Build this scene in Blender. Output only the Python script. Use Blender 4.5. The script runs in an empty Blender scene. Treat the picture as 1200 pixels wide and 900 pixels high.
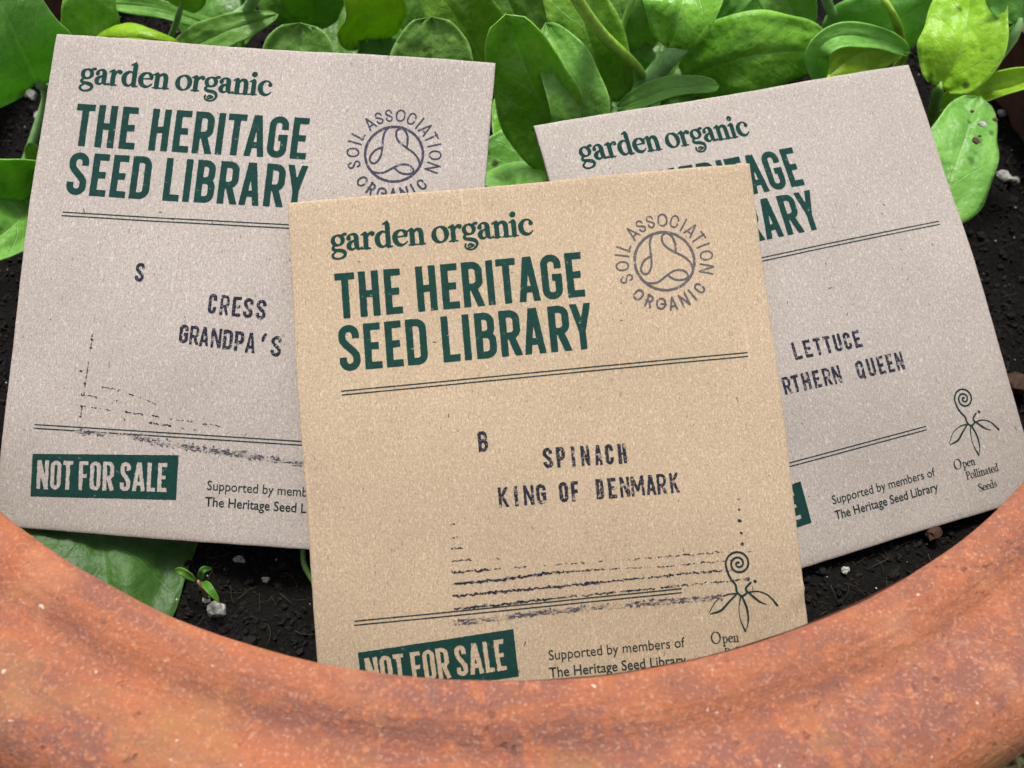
import bpy, bmesh, math, random
import numpy as np
from mathutils import Vector, Matrix, noise as mnoise

random.seed(7); rng = np.random.default_rng(7)
scene = bpy.context.scene
COL = scene.collection
MM = 0.001

# ------------------------------------------------------------------ camera
PITCH, ROLL, CAM_H, FPX = math.radians(55.0), math.radians(-2.5), 150.0, 1100.0
_X = np.array([1.0, 0, 0]); _F = np.array([0, math.cos(PITCH), -math.sin(PITCH)]); _U = np.array([0, math.sin(PITCH), math.cos(PITCH)])
_c, _s = math.cos(ROLL), math.sin(ROLL)
CR = _c*_X - _s*_U              # camera right
CU = _s*_X + _c*_U              # camera up
CP = np.array([0, 0, CAM_H])    # camera position, mm above the plane of the pot's rim
cam_d = bpy.data.cameras.new('camera'); cam = bpy.data.objects.new('camera', cam_d); COL.objects.link(cam)
cam.matrix_world = Matrix(((CR[0], CU[0], -_F[0], CP[0]*MM), (CR[1], CU[1], -_F[1], CP[1]*MM), (CR[2], CU[2], -_F[2], CP[2]*MM), (0, 0, 0, 1)))
cam_d.sensor_width = 36; cam_d.lens = 36*FPX/1200
cam_d.clip_start = 0.005; cam_d.clip_end = 50
cam_d.dof.use_dof = True; cam_d.dof.focus_distance = 0.196; cam_d.dof.aperture_fstop = 21
scene.camera = cam

# ------------------------------------------------------------------ light
SUN_EL, SUN_AZ = math.radians(70), math.radians(-12)      # azimuth measured from +Y towards +X
w = bpy.data.worlds.new('World'); scene.world = w; w.use_nodes = True
nt = w.node_tree; nt.nodes.clear()
sky = nt.nodes.new('ShaderNodeTexSky'); sky.sky_type = 'NISHITA'; sky.sun_disc = False
sky.sun_elevation = SUN_EL; sky.sun_rotation = SUN_AZ; sky.air_density = 1.0; sky.dust_density = 4.0; sky.ozone_density = 0.6
hs = nt.nodes.new('ShaderNodeHueSaturation'); hs.inputs['Saturation'].default_value = 0.30   # thin cloud whitens the sky
bg = nt.nodes.new('ShaderNodeBackground'); bg.inputs['Strength'].default_value = 0.115
wo = nt.nodes.new('ShaderNodeOutputWorld')
nt.links.new(sky.outputs[0], hs.inputs['Color']); nt.links.new(hs.outputs[0], bg.inputs[0]); nt.links.new(bg.outputs[0], wo.inputs[0])
sl = bpy.data.lights.new('sun', 'SUN'); sl.energy = 2.3; sl.angle = math.radians(12); sl.color = (1.0, 0.96, 0.90)
so = bpy.data.objects.new('sun', sl); COL.objects.link(so)
_d = Vector((math.sin(SUN_AZ)*math.cos(SUN_EL), math.cos(SUN_AZ)*math.cos(SUN_EL), math.sin(SUN_EL)))
so.rotation_euler = _d.to_track_quat('Z', 'Y').to_euler(); so.location = _d
vs = scene.view_settings; vs.view_transform = 'Standard'; vs.look = 'None'; vs.exposure = 0.66; vs.gamma = 1; vs.use_curve_mapping = False
scene.render.engine = 'CYCLES'
scene.cycles.max_bounces = 8

# ------------------------------------------------------------------ helpers
def at(px, py, z):
    """point of the place at height z (mm, rim plane = 0) seen at a spot of the 1200x900 photograph"""
    d = CR*(px-600)/FPX - CU*(py-450)/FPX + _F
    s = (z-CAM_H)/d[2]
    return CP + d*s
def cam2w(P):
    P = np.asarray(P, float)
    return CP + P[..., 0:1]*CR - P[..., 1:2]*CU + P[..., 2:3]*_F

def link(name, me, mat=None, parent=None, loc=None):
    o = bpy.data.objects.new(name, me); COL.objects.link(o)
    if mat is not None and me is not None and len(me.materials) == 0: me.materials.append(mat)
    if parent is not None: o.parent = parent; o.matrix_parent_inverse = Matrix.Translation(-parent.location)
    if loc is not None: o.location = loc
    return o
def empty(name, loc_mm):
    o = bpy.data.objects.new(name, None); COL.objects.link(o); o.location = Vector(loc_mm)*MM; o.empty_display_size = 0.01
    return o
def tag(o, label=None, cat=None, group=None, kind=None):
    if label: o['label'] = label
    if cat: o['category'] = cat
    if group: o['group'] = group
    if kind: o['kind'] = kind
    return o
def mesh(name, V, F, smooth=True, uvs=None):
    me = bpy.data.meshes.new(name)
    me.from_pydata((np.asarray(V)*MM).tolist(), [], [list(map(int, f)) for f in F])
    if uvs is not None:
        uvs = np.asarray(uvs, float)
        l = me.uv_layers.new(name='UVMap')
        idx = np.empty(len(me.loops), int); me.loops.foreach_get('vertex_index', idx)
        l.data.foreach_set('uv', uvs[idx].ravel())
    if smooth: me.shade_smooth()
    me.update()
    return me

# ------------------------------------------------------------------ node helpers
class NT:
    def __init__(s, name):
        s.m = bpy.data.materials.new(name); s.m.use_nodes = True; s.t = s.m.node_tree; s.t.nodes.clear()
        s.out = s.t.nodes.new('ShaderNodeOutputMaterial')
    def n(s, typ, **k):
        x = s.t.nodes.new(typ)
        for a, b in k.items():
            if hasattr(x, a) and not a[0].isupper(): setattr(x, a, b)
            else: s.set(x, a, b)
        return x
    def set(s, x, a, b):
        inp = x.inputs[a] if not isinstance(a, int) else x.inputs[a]
        if isinstance(b, bpy.types.NodeSocket): s.t.links.new(b, inp)
        else: inp.default_value = b
    def math(s, op, a, b=None, c=None, clamp=False):
        x = s.t.nodes.new('ShaderNodeMath'); x.operation = op; x.use_clamp = clamp
        for i, v in enumerate((a, b, c)):
            if v is not None: s.set(x, i, v)
        return x.outputs[0]
    def mix(s, f, a, b, blend='MIX'):
        x = s.t.nodes.new('ShaderNodeMix'); x.data_type = 'RGBA'; x.blend_type = blend
        for sock, v in ((x.inputs[0], f), (x.inputs[6], a), (x.inputs[7], b)):
            if isinstance(v, bpy.types.NodeSocket): s.t.links.new(v, sock)
            else: sock.default_value = v if not isinstance(v, tuple) or len(v) == 4 else (*v, 1)
        return x.outputs[2]
    def ramp(s, f, stops, interp='LINEAR'):
        x = s.t.nodes.new('ShaderNodeValToRGB'); s.t.links.new(f, x.inputs[0]); cr = x.color_ramp; cr.interpolation = interp
        while len(cr.elements) > 1: cr.elements.remove(cr.elements[-1])
        cr.elements[0].position = stops[0][0]; cr.elements[0].color = (*stops[0][1], 1) if isinstance(stops[0][1], tuple) else (stops[0][1],)*3+(1,)
        for p, c in stops[1:]:
            e = cr.elements.new(p); e.color = (*c, 1) if isinstance(c, tuple) else (c, c, c, 1)
        return x.outputs[0]
    def mapr(s, f, a, b, c=0.0, d=1.0):
        x = s.t.nodes.new('ShaderNodeMapRange'); x.clamp = True; s.t.links.new(f, x.inputs[0])
        for i, v in enumerate((a, b, c, d)): x.inputs[i+1].default_value = v
        return x.outputs[0]
    def noise(s, vec, scale, detail=2.0, rough=0.5, dist=0.0, ntype=None):
        x = s.n('ShaderNodeTexNoise'); s.t.links.new(vec, x.inputs['Vector'])
        x.inputs['Scale'].default_value = scale; x.inputs['Detail'].default_value = detail
        x.inputs['Roughness'].default_value = rough; x.inputs['Distortion'].default_value = dist
        return x.outputs['Fac']
    def mapping(s, vec, scale=(1, 1, 1), rot=0.0, loc=(0, 0, 0)):
        x = s.n('ShaderNodeMapping'); s.t.links.new(vec, x.inputs['Vector'])
        x.inputs['Scale'].default_value = scale; x.inputs['Rotation'].default_value = (0, 0, rot); x.inputs['Location'].default_value = loc
        return x.outputs[0]
    def bump(s, h, strength, dist, normal=None):
        x = s.n('ShaderNodeBump'); s.t.links.new(h, x.inputs['Height']); x.inputs['Strength'].default_value = strength; x.inputs['Distance'].default_value = dist
        if normal is not None: s.t.links.new(normal, x.inputs['Normal'])
        return x.outputs[0]

def paper_colour(N, vec, base, stretch, seed):
    """recycled kraft board: cloudy grain, pale short fibres, a few dark ones"""
    v = N.mapping(vec, loc=(seed, seed*1.7, 0))
    c1 = N.noise(v, 230, 4, 0.75)                     # UV unit = 100 mm : grain about a millimetre
    col = N.mix(N.mapr(c1, 0.34, 0.66), tuple(b*0.72 for b in base), tuple(min(1, b*1.24) for b in base))
    c2 = N.noise(v, 5.0, 3, 0.55)
    col = N.mix(N.mapr(c2, 0.3, 0.7, 0, 0.22), col, tuple(b*0.82 for b in base))
    # soft handling marks and faint pale scuffs running down the sheet
    c3 = N.noise(N.mapping(v, loc=(3, 5, 0)), 1.9, 4, .6, .5); col = N.mix(N.mapr(c3, .46, .70, 0, .34), col, tuple(b*0.68 for b in base))
    sc_ = N.noise(N.mapping(v, scale=(26, 1.1, 1), rot=.03), 3.0, 2, .5, .25); col = N.mix(N.mapr(sc_, .66, .74, 0, .30), col, tuple(min(1, b*1.4) for b in base))
    sc2 = N.noise(N.mapping(v, scale=(1, 60, 1)), 1.0, 2, .5); gr = N.noise(N.mapping(v, scale=(9, 1, 1)), 26, 3, .6, .2); col = N.mix(N.mapr(gr, .42, .62, 0, .16), col, tuple(b*0.72 for b in base))
    hgt = c1
    for i, (rot, sc, lo, hi, amt) in enumerate(((0.25, 100, .60, .73, .56), (1.2, 115, .61, .73, .48), (-0.5, 120, .60, .73, .50), (0.05, 165, .60, .73, .46), (2.2, 140, .60, .71, .46))):
        vv = N.mapping(v, scale=(stretch if i in (0, 3) else 3.2, 1, 1), rot=rot, loc=(i*3.1, i, 0))
        f = N.noise(vv, sc, 1.5, 0.5, 0.6)
        m = N.mapr(f, lo, hi, 0, amt)
        col = N.mix(m, col, (min(1, base[0]*1.55), min(1, base[1]*1.62), min(1, base[2]*1.75)))
        hgt = N.math('ADD', hgt, N.math('MULTIPLY', m, 0.4))
    for i, (rot, sc, lo) in enumerate(((0.9, 75, .725), (-1.1, 90, .73), (2.4, 70, .735), (0.2, 110, .72))):
        vv = N.mapping(v, scale=(3.4, 1, 1), rot=rot, loc=(i*7.7+2, i*2, 0))
        f = N.noise(vv, sc, 1.0, 0.5, 0.9)
        col = N.mix(N.mapr(f, lo, lo+.03, 0, .6), col, tuple(b*0.28 for b in base))
    return col, hgt

def make_paper(name, base, stretch, seed, ao=False):
    N = NT(name); uv = N.n('ShaderNodeUVMap').outputs[0]
    col, h = paper_colour(N, uv, base, stretch, seed)
    b = N.bump(h, 0.35, 0.00010)
    wv = N.noise(N.mapping(uv, scale=(1, .6, 1)), 3.0, 2); b2 = N.bump(wv, 0.25, 0.002, b)
    p = N.n('ShaderNodeBsdfPrincipled'); N.set(p, 'Base Color', col); N.set(p, 'Roughness', .88); N.set(p, 'Specular IOR Level', .22); N.set(p, 'Normal', b2)
    N.t.links.new(p.outputs[0], N.out.inputs[0]); return N.m
def make_ink(name, colour, paper, cover, speck=0.5, streak=1.0, seed=0.0):
    """ink over board: paper fibres show through where the ink missed"""
    base, st, sd = paper
    N = NT(name); uv = N.n('ShaderNodeUVMap').outputs[0]
    col, h = paper_colour(N, uv, base, st, sd)
    v = N.mapping(uv, scale=(streak, 1, 1), loc=(seed, seed, 0))
    f1 = N.noise(v, 75, 3, 0.65); f2 = N.noise(v, 230, 2, 0.6)
    hole = N.math('MAXIMUM', N.mapr(f1, cover, cover+.07), N.mapr(f2, cover+.03, cover+.12))
    tone = N.mix(N.mapr(f1, .3, .65), tuple(c*0.85 for c in colour), tuple(c*1.25 for c in colour))
    c = N.mix(N.math('MULTIPLY', hole, speck), tone, col)
    b = N.bump(h, 0.25, 0.00008)
    p = N.n('ShaderNodeBsdfPrincipled'); N.set(p, 'Base Color', c); N.set(p, 'Roughness', .85); N.set(p, 'Specular IOR Level', .12); N.set(p, 'Normal', b)
    N.t.links.new(p.outputs[0], N.out.inputs[0]); return N.m

def make_leaf_mat(name, dark, light, vein, gloss, puck, spots=0.0):
    N = NT(name); uv = N.n('ShaderNodeUVMap').outputs[0]
    sep = N.n('ShaderNodeSeparateXYZ'); N.t.links.new(uv, sep.inputs[0]); U, V = sep.outputs[0], sep.outputs[1]
    oi = N.n('ShaderNodeObjectInfo').outputs['Random']
    geo = N.n('ShaderNodeNewGeometry'); pos = N.n('ShaderNodeTexCoord').outputs['Object']
    ax = N.math('ABSOLUTE', U)
    wob = N.math('MULTIPLY', N.math('SUBTRACT', N.noise(uv, 3.5, 2), .5), .22)
    q = N.math('ADD', N.math('SUBTRACT', N.math('MULTIPLY', V, 5.2), N.math('MULTIPLY', ax, 1.75)), N.math('ADD', wob, N.math('MULTIPLY', N.math('SIGN', U), .23)))
    fr = N.math('ABSOLUTE', N.math('SUBTRACT', N.math('FRACT', q), .5))
    side = N.mapr(fr, 0.0, 0.035, 1, 0)
    side = N.math('MULTIPLY', side, N.mapr(ax, .55, .98, 1, 0))
    mid = N.math('MULTIPLY', N.mapr(ax, 0.0, 0.055, 1, 0), N.mapr(V, .7, 1.0, 1, .2))
    net = N.n('ShaderNodeTexVoronoi', feature='DISTANCE_TO_EDGE'); N.t.links.new(pos, net.inputs['Vector']); net.inputs['Scale'].default_value = 420
    netm = N.mapr(net.outputs['Distance'], 0, .06, .5, 0)
    veins = N.math('MAXIMUM', mid, N.math('MULTIPLY', side, .55))
    c1 = N.noise(pos, 75, 4, .6, .4); c2 = N.noise(pos, 900, 2, .6)
    col = N.mix(N.mapr(c1, .32, .68), dark, light)
    col = N.mix(N.mapr(c2, .35, .7, 0, .22), col, tuple(min(1, l*1.5) for l in light))
    col = N.mix(N.math('MULTIPLY', netm, .16), col, vein)
    col = N.mix(N.math('MULTIPLY', veins, .55), col, vein)
    col = N.mix(N.mapr(ax, .955, .99, 0, .5), col, tuple(min(1, v_*1.4) for v_ in vein))
    c3 = N.noise(N.mapping(pos, loc=(.3, .1, .2)), 210, 4, .65, .5)
    col = N.mix(N.mapr(c3, .55, .72, 0, .35), col, tuple(min(1, l*1.35) for l in light)); col = N.mix(N.mapr(c3, .30, .44, .4, 0), col, dark)
    if spots:
        vs_ = N.n('ShaderNodeTexVoronoi'); N.t.links.new(pos, vs_.inputs['Vector']); vs_.inputs['Scale'].default_value = 170
        sp = N.math('MULTIPLY', N.mapr(vs_.outputs['Distance'], .1, .2, 1, 0), N.mapr(N.noise(pos, 60, 1), .56, .6))
        col = N.mix(N.math('MULTIPLY', sp, spots), col, (.045, .03, .015))
    hsv = N.n('ShaderNodeHueSaturation'); N.t.links.new(col, hsv.inputs['Color'])
    N.set(hsv, 'Value', N.math('ADD', N.math('MULTIPLY', oi, .35), .83)); N.set(hsv, 'Hue', N.math('ADD', N.math('MULTIPLY', oi, .016), .492))
    col = hsv.outputs[0]
    h = N.math('SUBTRACT', N.math('MULTIPLY', N.noise(pos, 170, 2, .5), puck), N.math('MULTIPLY', veins, .12))
    h = N.math('SUBTRACT', h, N.math('MULTIPLY', netm, .012)); h = N.math('ADD', h, N.math('MULTIPLY', N.noise(pos, 430, 3, .6), .30))
    b = N.bump(h, .8, .0015); b = N.bump(c2, .12, .0003, b)
    p = N.n('ShaderNodeBsdfPrincipled'); N.set(p, 'Base Color', col); N.set(p, 'Normal', b)
    N.set(p, 'Roughness', N.mapr(c1, .3, .7, gloss, gloss+.16)); N.set(p, 'Specular IOR Level', .5)
    tr = N.n('ShaderNodeBsdfTranslucent'); N.set(tr, 'Color', N.mix(.5, col, (.30, .52, .03), 'MIX')); N.set(tr, 'Normal', b)
    ms = N.n('ShaderNodeMixShader'); ms.inputs[0].default_value = .42
    N.t.links.new(p.outputs[0], ms.inputs[1]); N.t.links.new(tr.outputs[0], ms.inputs[2]); N.t.links.new(ms.outputs[0], N.out.inputs[0])
    return N.m

def make_terracotta():
    N = NT('terracotta'); uv = N.n('ShaderNodeUVMap').outputs[0]; pos = N.n('ShaderNodeTexCoord').outputs['Object']
    sep = N.n('ShaderNodeSeparateXYZ'); N.t.links.new(uv, sep.inputs[0]); V = sep.outputs[1]         # UV unit = 100 mm along and across the rim
    st = N.mapping(uv, scale=(.40, 1.5, 1))
    a = N.noise(st, 4.0, 6, .66, .8); g1 = N.noise(pos, 150, 6, .72, .3); g2 = N.noise(pos, 420, 5, .72); g3 = N.noise(pos, 1500, 3, .7)
    streak = N.noise(N.mapping(uv, scale=(.16, 3.4, 1)), 6.0, 5, .65, .2)
    orange, mauve, buff, deep = (.350, .116, .052), (.205, .084, .060), (.42, .190, .105), (.25, .075, .040)
    # the middle of the rim is tinted a duller mauve, the lip and the outer roll stay orange
    band = N.math('MULTIPLY', N.mapr(V, .06, .11), N.mapr(V, .20, .28, 1, 0))
    m = N.math('ADD', N.math('MULTIPLY', a, 1.15), N.math('MULTIPLY', band, .12)); m = N.math('ADD', m, N.math('MULTIPLY', N.math('SUBTRACT', g2, .5), .5))
    col = N.mix(N.mapr(m, .54, .70), orange, mauve)
    col = N.mix(N.mapr(streak, .54, .66, 0, .5), col, mauve)
    col = N.mix(N.mapr(g1, .52, .60, 0, .70), col, orange)                   # grainy orange patches where the bloom has rubbed off
    col = N.mix(N.mapr(g2, .54, .59, 0, .65), col, orange)
    col = N.mix(N.mapr(g2, .40, .48, .38, 0), col, mauve)
    col = N.mix(N.mapr(g1, .36, .46, .45, 0), col, deep)
    col = N.mix(N.mapr(g2, .60, .68, 0, .55), col, buff)
    col = N.mix(N.mapr(N.noise(pos, 55, 5, .65), .55, .68, 0, .45), col, buff)
    col = N.mix(N.mapr(g3, .56, .66, 0, .42), col, (.56, .33, .23))
    salt = N.noise(N.mapping(pos, loc=(8, 8, 1)), 48, 6, .75, .4); col = N.mix(N.mapr(N.math('ADD', salt, N.math('MULTIPLY', g3, .25)), .72, .84, 0, .20), col, (.48, .32, .24))
    col = N.mix(N.mapr(g3, .30, .42, .40, 0), col, (.17, .065, .04))
    col = N.mix(N.mapr(g2, .32, .39, .40, 0), col, (.19, .085, .06))
    col = N.mix(N.mapr(N.noise(N.mapping(pos, loc=(4, 4, 4)), 38, 4, .65), .56, .70, 0, .45), col, (.30, .17, .065))
    sm = N.noise(N.mapping(pos, loc=(1, 7, 2)), 140, 3, .6, .5)
    col = N.mix(N.mapr(sm, .67, .74, 0, .35), col, (.15, .10, .09))
    fl = N.noise(N.mapping(pos, loc=(5, 2, 9)), 560, 1.0, .5, .1)
    fm = N.mapr(fl, .765, .79); col = N.mix(N.math('MULTIPLY', fm, .8), col, (.62, .46, .36))
    pt = N.noise(N.mapping(pos, loc=(3, 3, 3)), 420, 2, .5, .1); pm = N.math('MULTIPLY', N.mapr(pt, .665, .72), N.mapr(N.noise(pos, 45, 2), .45, .6))
    col = N.mix(N.math('MULTIPLY', pm, .65), col, (.10, .045, .035))
    h = N.math('ADD', N.math('MULTIPLY', g2, 1.1), N.math('MULTIPLY', g1, .9))
    h = N.math('SUBTRACT', h, N.math('MULTIPLY', pm, .45)); h = N.math('ADD', h, N.math('MULTIPLY', fm, .3))
    h = N.math('ADD', h, N.math('MULTIPLY', N.noise(N.mapping(uv, scale=(.12, 6, 1)), 6, 3, .6), .8)); h = N.math('ADD', h, N.math('MULTIPLY', g3, .15))
    bb = N.bump(h, .7, .0008)
    p = N.n('ShaderNodeBsdfPrincipled'); N.set(p, 'Base Color', col); N.set(p, 'Roughness', .8); N.set(p, 'Specular IOR Level', .25); N.set(p, 'Normal', bb)
    N.t.links.new(p.outputs[0], N.out.inputs[0]); return N.m

def simple(name, colour, rough=.8, nscale=300, var=.3, bump=.3, spec=.3, colour2=None):
    N = NT(name); pos = N.n('ShaderNodeTexCoord').outputs['Object']
    f = N.noise(pos, nscale, 4, .6)
    col = N.mix(N.mapr(f, .3, .7), tuple(c*(1-var) for c in colour), colour2 or tuple(min(1, c*(1+var)) for c in colour))
    p = N.n('ShaderNodeBsdfPrincipled'); N.set(p, 'Base Color', col); N.set(p, 'Roughness', rough); N.set(p, 'Specular IOR Level', spec)
    N.set(p, 'Normal', N.bump(f, bump, .0006)); N.t.links.new(p.outputs[0], N.out.inputs[0]); return N.m

# ------------------------------------------------------------------ materials
TERRA = make_terracotta()
SOIL = simple('compost', (.0046, .0038, .0031), .95, 1100, .7, 1.0, .15)
CRUMB = simple('compost_crumb', (.0066, .0053, .0043), .9, 1500, .8, .9, .3)
FIBRE = simple('root_fibre', (.050, .038, .026), .8, 400, .5, .2)
PERL = simple('perlite', (.34, .34, .30), .75, 900, .35, .9, .4)
BARK = simple('bark_chip', (.045, .023, .014), .8, 500, .5, .7)
GROUND = simple('ground_litter', (.045, .040, .022), .95, 60, .6, .8, .2, (.075, .085, .04))
LEAF = {
 'mid':   make_leaf_mat('spinach_leaf',        (.105, .300, .016), (.255, .520, .045), (.34, .58, .12), .30, 1.1),
 'dark':  make_leaf_mat('dark_spinach_leaf',   (.055, .185, .014), (.120, .310, .026), (.18, .36, .06), .34, 1.0),
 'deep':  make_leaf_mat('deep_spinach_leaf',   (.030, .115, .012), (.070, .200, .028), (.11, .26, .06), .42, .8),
 'lime':  make_leaf_mat('lime_spinach_leaf',   (.260, .470, .012), (.380, .640, .022), (.44, .66, .09), .34, .8),
 'blue':  make_leaf_mat('matt_spinach_leaf',   (.125, .350, .042), (.245, .530, .085), (.40, .62, .20), .38, .7),
 'spot':  make_leaf_mat('spotted_spinach_leaf',(.125, .340, .045), (.240, .500, .085), (.38, .60, .20), .36, 1.1, .9),
 'limespot': make_leaf_mat('spotted_lime_leaf',(.250, .450, .014), (.370, .620, .028), (.42, .62, .10), .36, 1.0, .8),
}

# ------------------------------------------------------------------ terracotta pot
POT_C = np.array([-6.0, 194.0])
def lathe(name, prof, uv0, nseg=360, wob=True):
    prof = np.array(prof, float); n = len(prof)
    s = np.r_[0, np.cumsum(np.hypot(*np.diff(prof, axis=0).T))]
    V = []; UV = []
    for i in range(nseg+1):
        a = 2*math.pi*i/nseg + math.pi/2
        for j, (r, z) in enumerate(prof):
            k = 0.0; dz = 0.0
            if wob:
                k = .55*mnoise.noise(Vector((math.cos(a)*3, math.sin(a)*3, s[j]*.04))) + .16*mnoise.noise(Vector((math.cos(a)*16, math.sin(a)*16, s[j]*.22)))
                dz = .30*mnoise.noise(Vector((math.cos(a)*2+9, math.sin(a)*2, s[j]*.03))) + .12*mnoise.noise(Vector((math.cos(a)*22+9, math.sin(a)*22, s[j]*.35)))
            V.append((POT_C[0]+(r+k)*math.cos(a), POT_C[1]+(r+k)*math.sin(a), z+dz)); UV.append((a*160/100., (s[j]+uv0)/100.))
    F = [(i*n+j, (i+1)*n+j, (i+1)*n+j+1, i*n+j+1) for i in range(nseg) for j in range(n-1)]
    return mesh(name, V, F, True, UV)
pot = empty('terracotta_pot', (POT_C[0], POT_C[1], -252))
tag(pot, 'round weathered terracotta flowerpot with thick rolled rim holding compost, packets and spinach', 'flowerpot')
def resamp(pts, step):
    pts = np.array(pts, float); out = []
    n = len(pts)
    for i in range(n-1):
        p0, p1, p2, p3 = pts[max(i-1, 0)], pts[i], pts[i+1], pts[min(i+2, n-1)]
        m = max(1, int(np.hypot(*(p2-p1))/step))
        for k in range(m):
            t = k/m
            out.append(.5*((2*p1)+(-p0+p2)*t+(2*p0-5*p1+4*p2-p3)*t*t+(-p0+3*p1-3*p2+p3)*t**3))
    out.append(pts[-1]); return np.array(out)
rim_prof = resamp([(146.4, -1.9), (146.9, -.7), (148.6, -.1), (151.0, 0), (153.6, -.6), (156.0, -1.9), (158.2, -2.5), (160.5, -2.2), (164, -1.5), (168.5, -1.5), (172.2, -2.6), (175.2, -4.8), (177.2, -8), (178.2, -12), (178.4, -17), (178, -26), (177, -33), (173, -36.5), (168, -37.5)], 1.1)
rim = link('rim', lathe('pot_rim', rim_prof, 0), TERRA, pot)
body_prof = [(168, -37.5), (162, -70), (155, -120), (145, -180), (134, -240), (131, -252), (40, -252), (16, -251), (14, -246), (40, -240), (126, -236), (138, -170), (148, -110), (151, -80)]
link('wall', lathe('pot_wall', resamp(body_prof, 8), 60, 200), TERRA, pot)

link('inner_wall', lathe('pot_inner_wall', resamp([(151, -80), (154, -60), (157, -30), (158, -14), (157.6, -10), (155.5, -6.8), (151, -5), (147.9, -3.4), (146.4, -1.9)], 1.1), 60, 360), simple('shaded_stained_terracotta', (.085, .034, .022), .8, 90, .45, .6, .3), pot)  # shade inside the pot, along with soil staining, put into this dark colour

# ------------------------------------------------------------------ ground and compost
def ground():
    V = []; F = []; n = 70
    xs = np.sign(np.linspace(-1, 1, n))*np.abs(np.linspace(-1, 1, n))**2*1800
    for y in xs:
        for x in xs:
            V.append((x+POT_C[0], y+POT_C[1], -252+3*mnoise.noise(Vector((x*.02, y*.02, 0)))))
    for j in range(n-1):
        for i in range(n-1): F.append((j*n+i, j*n+i+1, (j+1)*n+i+1, (j+1)*n+i))
    o = link('ground', mesh('ground', V, F), GROUND); o['kind'] = 'structure'
    # a litter of blades and leaf bits lying on it
    V = []; F = []
    for k in range(16000):
        a = random.uniform(0, 2*math.pi); r = random.uniform(136, 420)
        x, y = POT_C[0]+r*math.cos(a), POT_C[1]+r*math.sin(a); d = random.uniform(0, 6.28); L = random.uniform(10, 32); wd = random.uniform(.35, 1.1); h = random.uniform(2, 26)
        ex, ey = math.cos(d), math.sin(d); i0 = len(V)
        V += [(x-ey*wd, y+ex*wd, -252), (x+ey*wd, y-ex*wd, -252), (x+ex*L*.6+ey*wd, y+ey*L*.6-ex*wd, -250+h*.8), (x+ex*L*.6-ey*wd, y+ey*L*.6+ex*wd, -250+h*.8), (x+ex*L, y+ey*L, -250+h*.9)]
        F += [(i0, i0+1, i0+2, i0+3), (i0+3, i0+2, i0+4)]
    o = link('ground_cover', mesh('ground_cover', V, F), simple('dry_grass', (.045, .075, .018), .7, 50, .4, .1, .3, (.13, .10, .05)))
    tag(o, 'short mixed grass and dry litter on the ground around the flowerpot', 'ground cover', kind='stuff')
ground()
def soil_z(x, y):
    X, Y = x-POT_C[0], y-POT_C[1]
    z = -39 + 19*max(0, (Y+60)/190)**1.2 + 4*X/150*max(0, (Y+40)/150)
    z += 3.4*mnoise.noise(Vector((x*.022, y*.022, 1))) + 2.2*mnoise.noise(Vector((x*.09, y*.09, 4))) + .9*mnoise.noise(Vector((x*.3, y*.3, 8)))
    r = math.hypot(X, Y)
    return z - 3*max(0, (r-140)/17)
V = []; F = []; NR, NA = 90, 300
for i in range(NR+1):
    r = 157.2*(i/NR)
    for j in range(NA):
        a = 2*math.pi*j/NA; x, y = POT_C[0]+r*math.cos(a), POT_C[1]+r*math.sin(a)
        V.append((x, y, soil_z(x, y)+.5*mnoise.noise(Vector((x*.9, y*.9, 3)))))
for i in range(NR):
    for j in range(NA): F.append((i*NA+j, (i+1)*NA+j, (i+1)*NA+(j+1) % NA, i*NA+(j+1) % NA))
o = link('compost', mesh('compost', V, F), SOIL); o['kind'] = 'structure'

# ---- crumbs, fibres : joined stuff
ICO_V = [(0, 0, 1), (.9, 0, .3), (.28, .85, .3), (-.72, .53, .25), (-.7, -.55, .3), (.3, -.88, .28), (.6, .5, -.6), (-.4, .7, -.6), (-.8, -.1, -.5), (-.2, -.8, -.6), (.7, -.4, -.6)]
ICO_F = [(0, 1, 2), (0, 2, 3), (0, 3, 4), (0, 4, 5), (0, 5, 1), (1, 6, 2), (2, 7, 3), (3, 8, 4), (4, 9, 5), (5, 10, 1), (1, 10, 6), (2, 6, 7), (3, 7, 8), (4, 8, 9), (5, 9, 10), (6, 10, 9), (6, 9, 8), (6, 8, 7)]
def lumps(spots, name, mat):
    base = np.array(ICO_V); V = []; F = []
    for (x, y, z, s, fl) in spots:
        R = Matrix.Rotation(random.uniform(0, 6.28), 3, 'Z') @ Matrix.Rotation(random.uniform(0, 6.28), 3, 'X')
        b = base*(1+.45*(rng.random((len(base), 1))-.5))*np.array([1, random.uniform(.55, .95), fl])*s
        b = b @ np.array(R).T + np.array([x, y, z]); i0 = len(V); V += b.tolist(); F += [(a+i0, c+i0, d+i0) for a, c, d in ICO_F]
    return mesh(name, V, F, False)
def rnd_in_pot(rmax=154):
    while True:
        X, Y = random.uniform(-rmax, rmax), random.uniform(-rmax, rmax)
        if X*X+Y*Y < rmax*rmax: return POT_C[0]+X, POT_C[1]+Y
sp = []
for k in range(52000):
    x, y = rnd_in_pot(); s = random.choice((.16, .22, .3, .4, .55, .8)) * random.uniform(.6, 1.4)
    sp.append((x, y, soil_z(x, y)+s*.35, s, random.uniform(.4, .9)))
for k in range(420):
    x, y = rnd_in_pot(150); s = random.uniform(1.0, 2.0); sp.append((x, y, soil_z(x, y)+s*.2, s, .7))
o = link('compost_crumbs', lumps(sp, 'crumbs', CRUMB), CRUMB); tag(o, 'loose black crumbs of potting compost filling the flowerpot', 'compost', kind='stuff')
sp = []
for k in range(900):
    x, y = rnd_in_pot(); s = random.uniform(.12, .38) if k > 90 else random.uniform(.4, .75); sp.append((x, y, soil_z(x, y)+s*.8+.5, s, .8))
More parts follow.
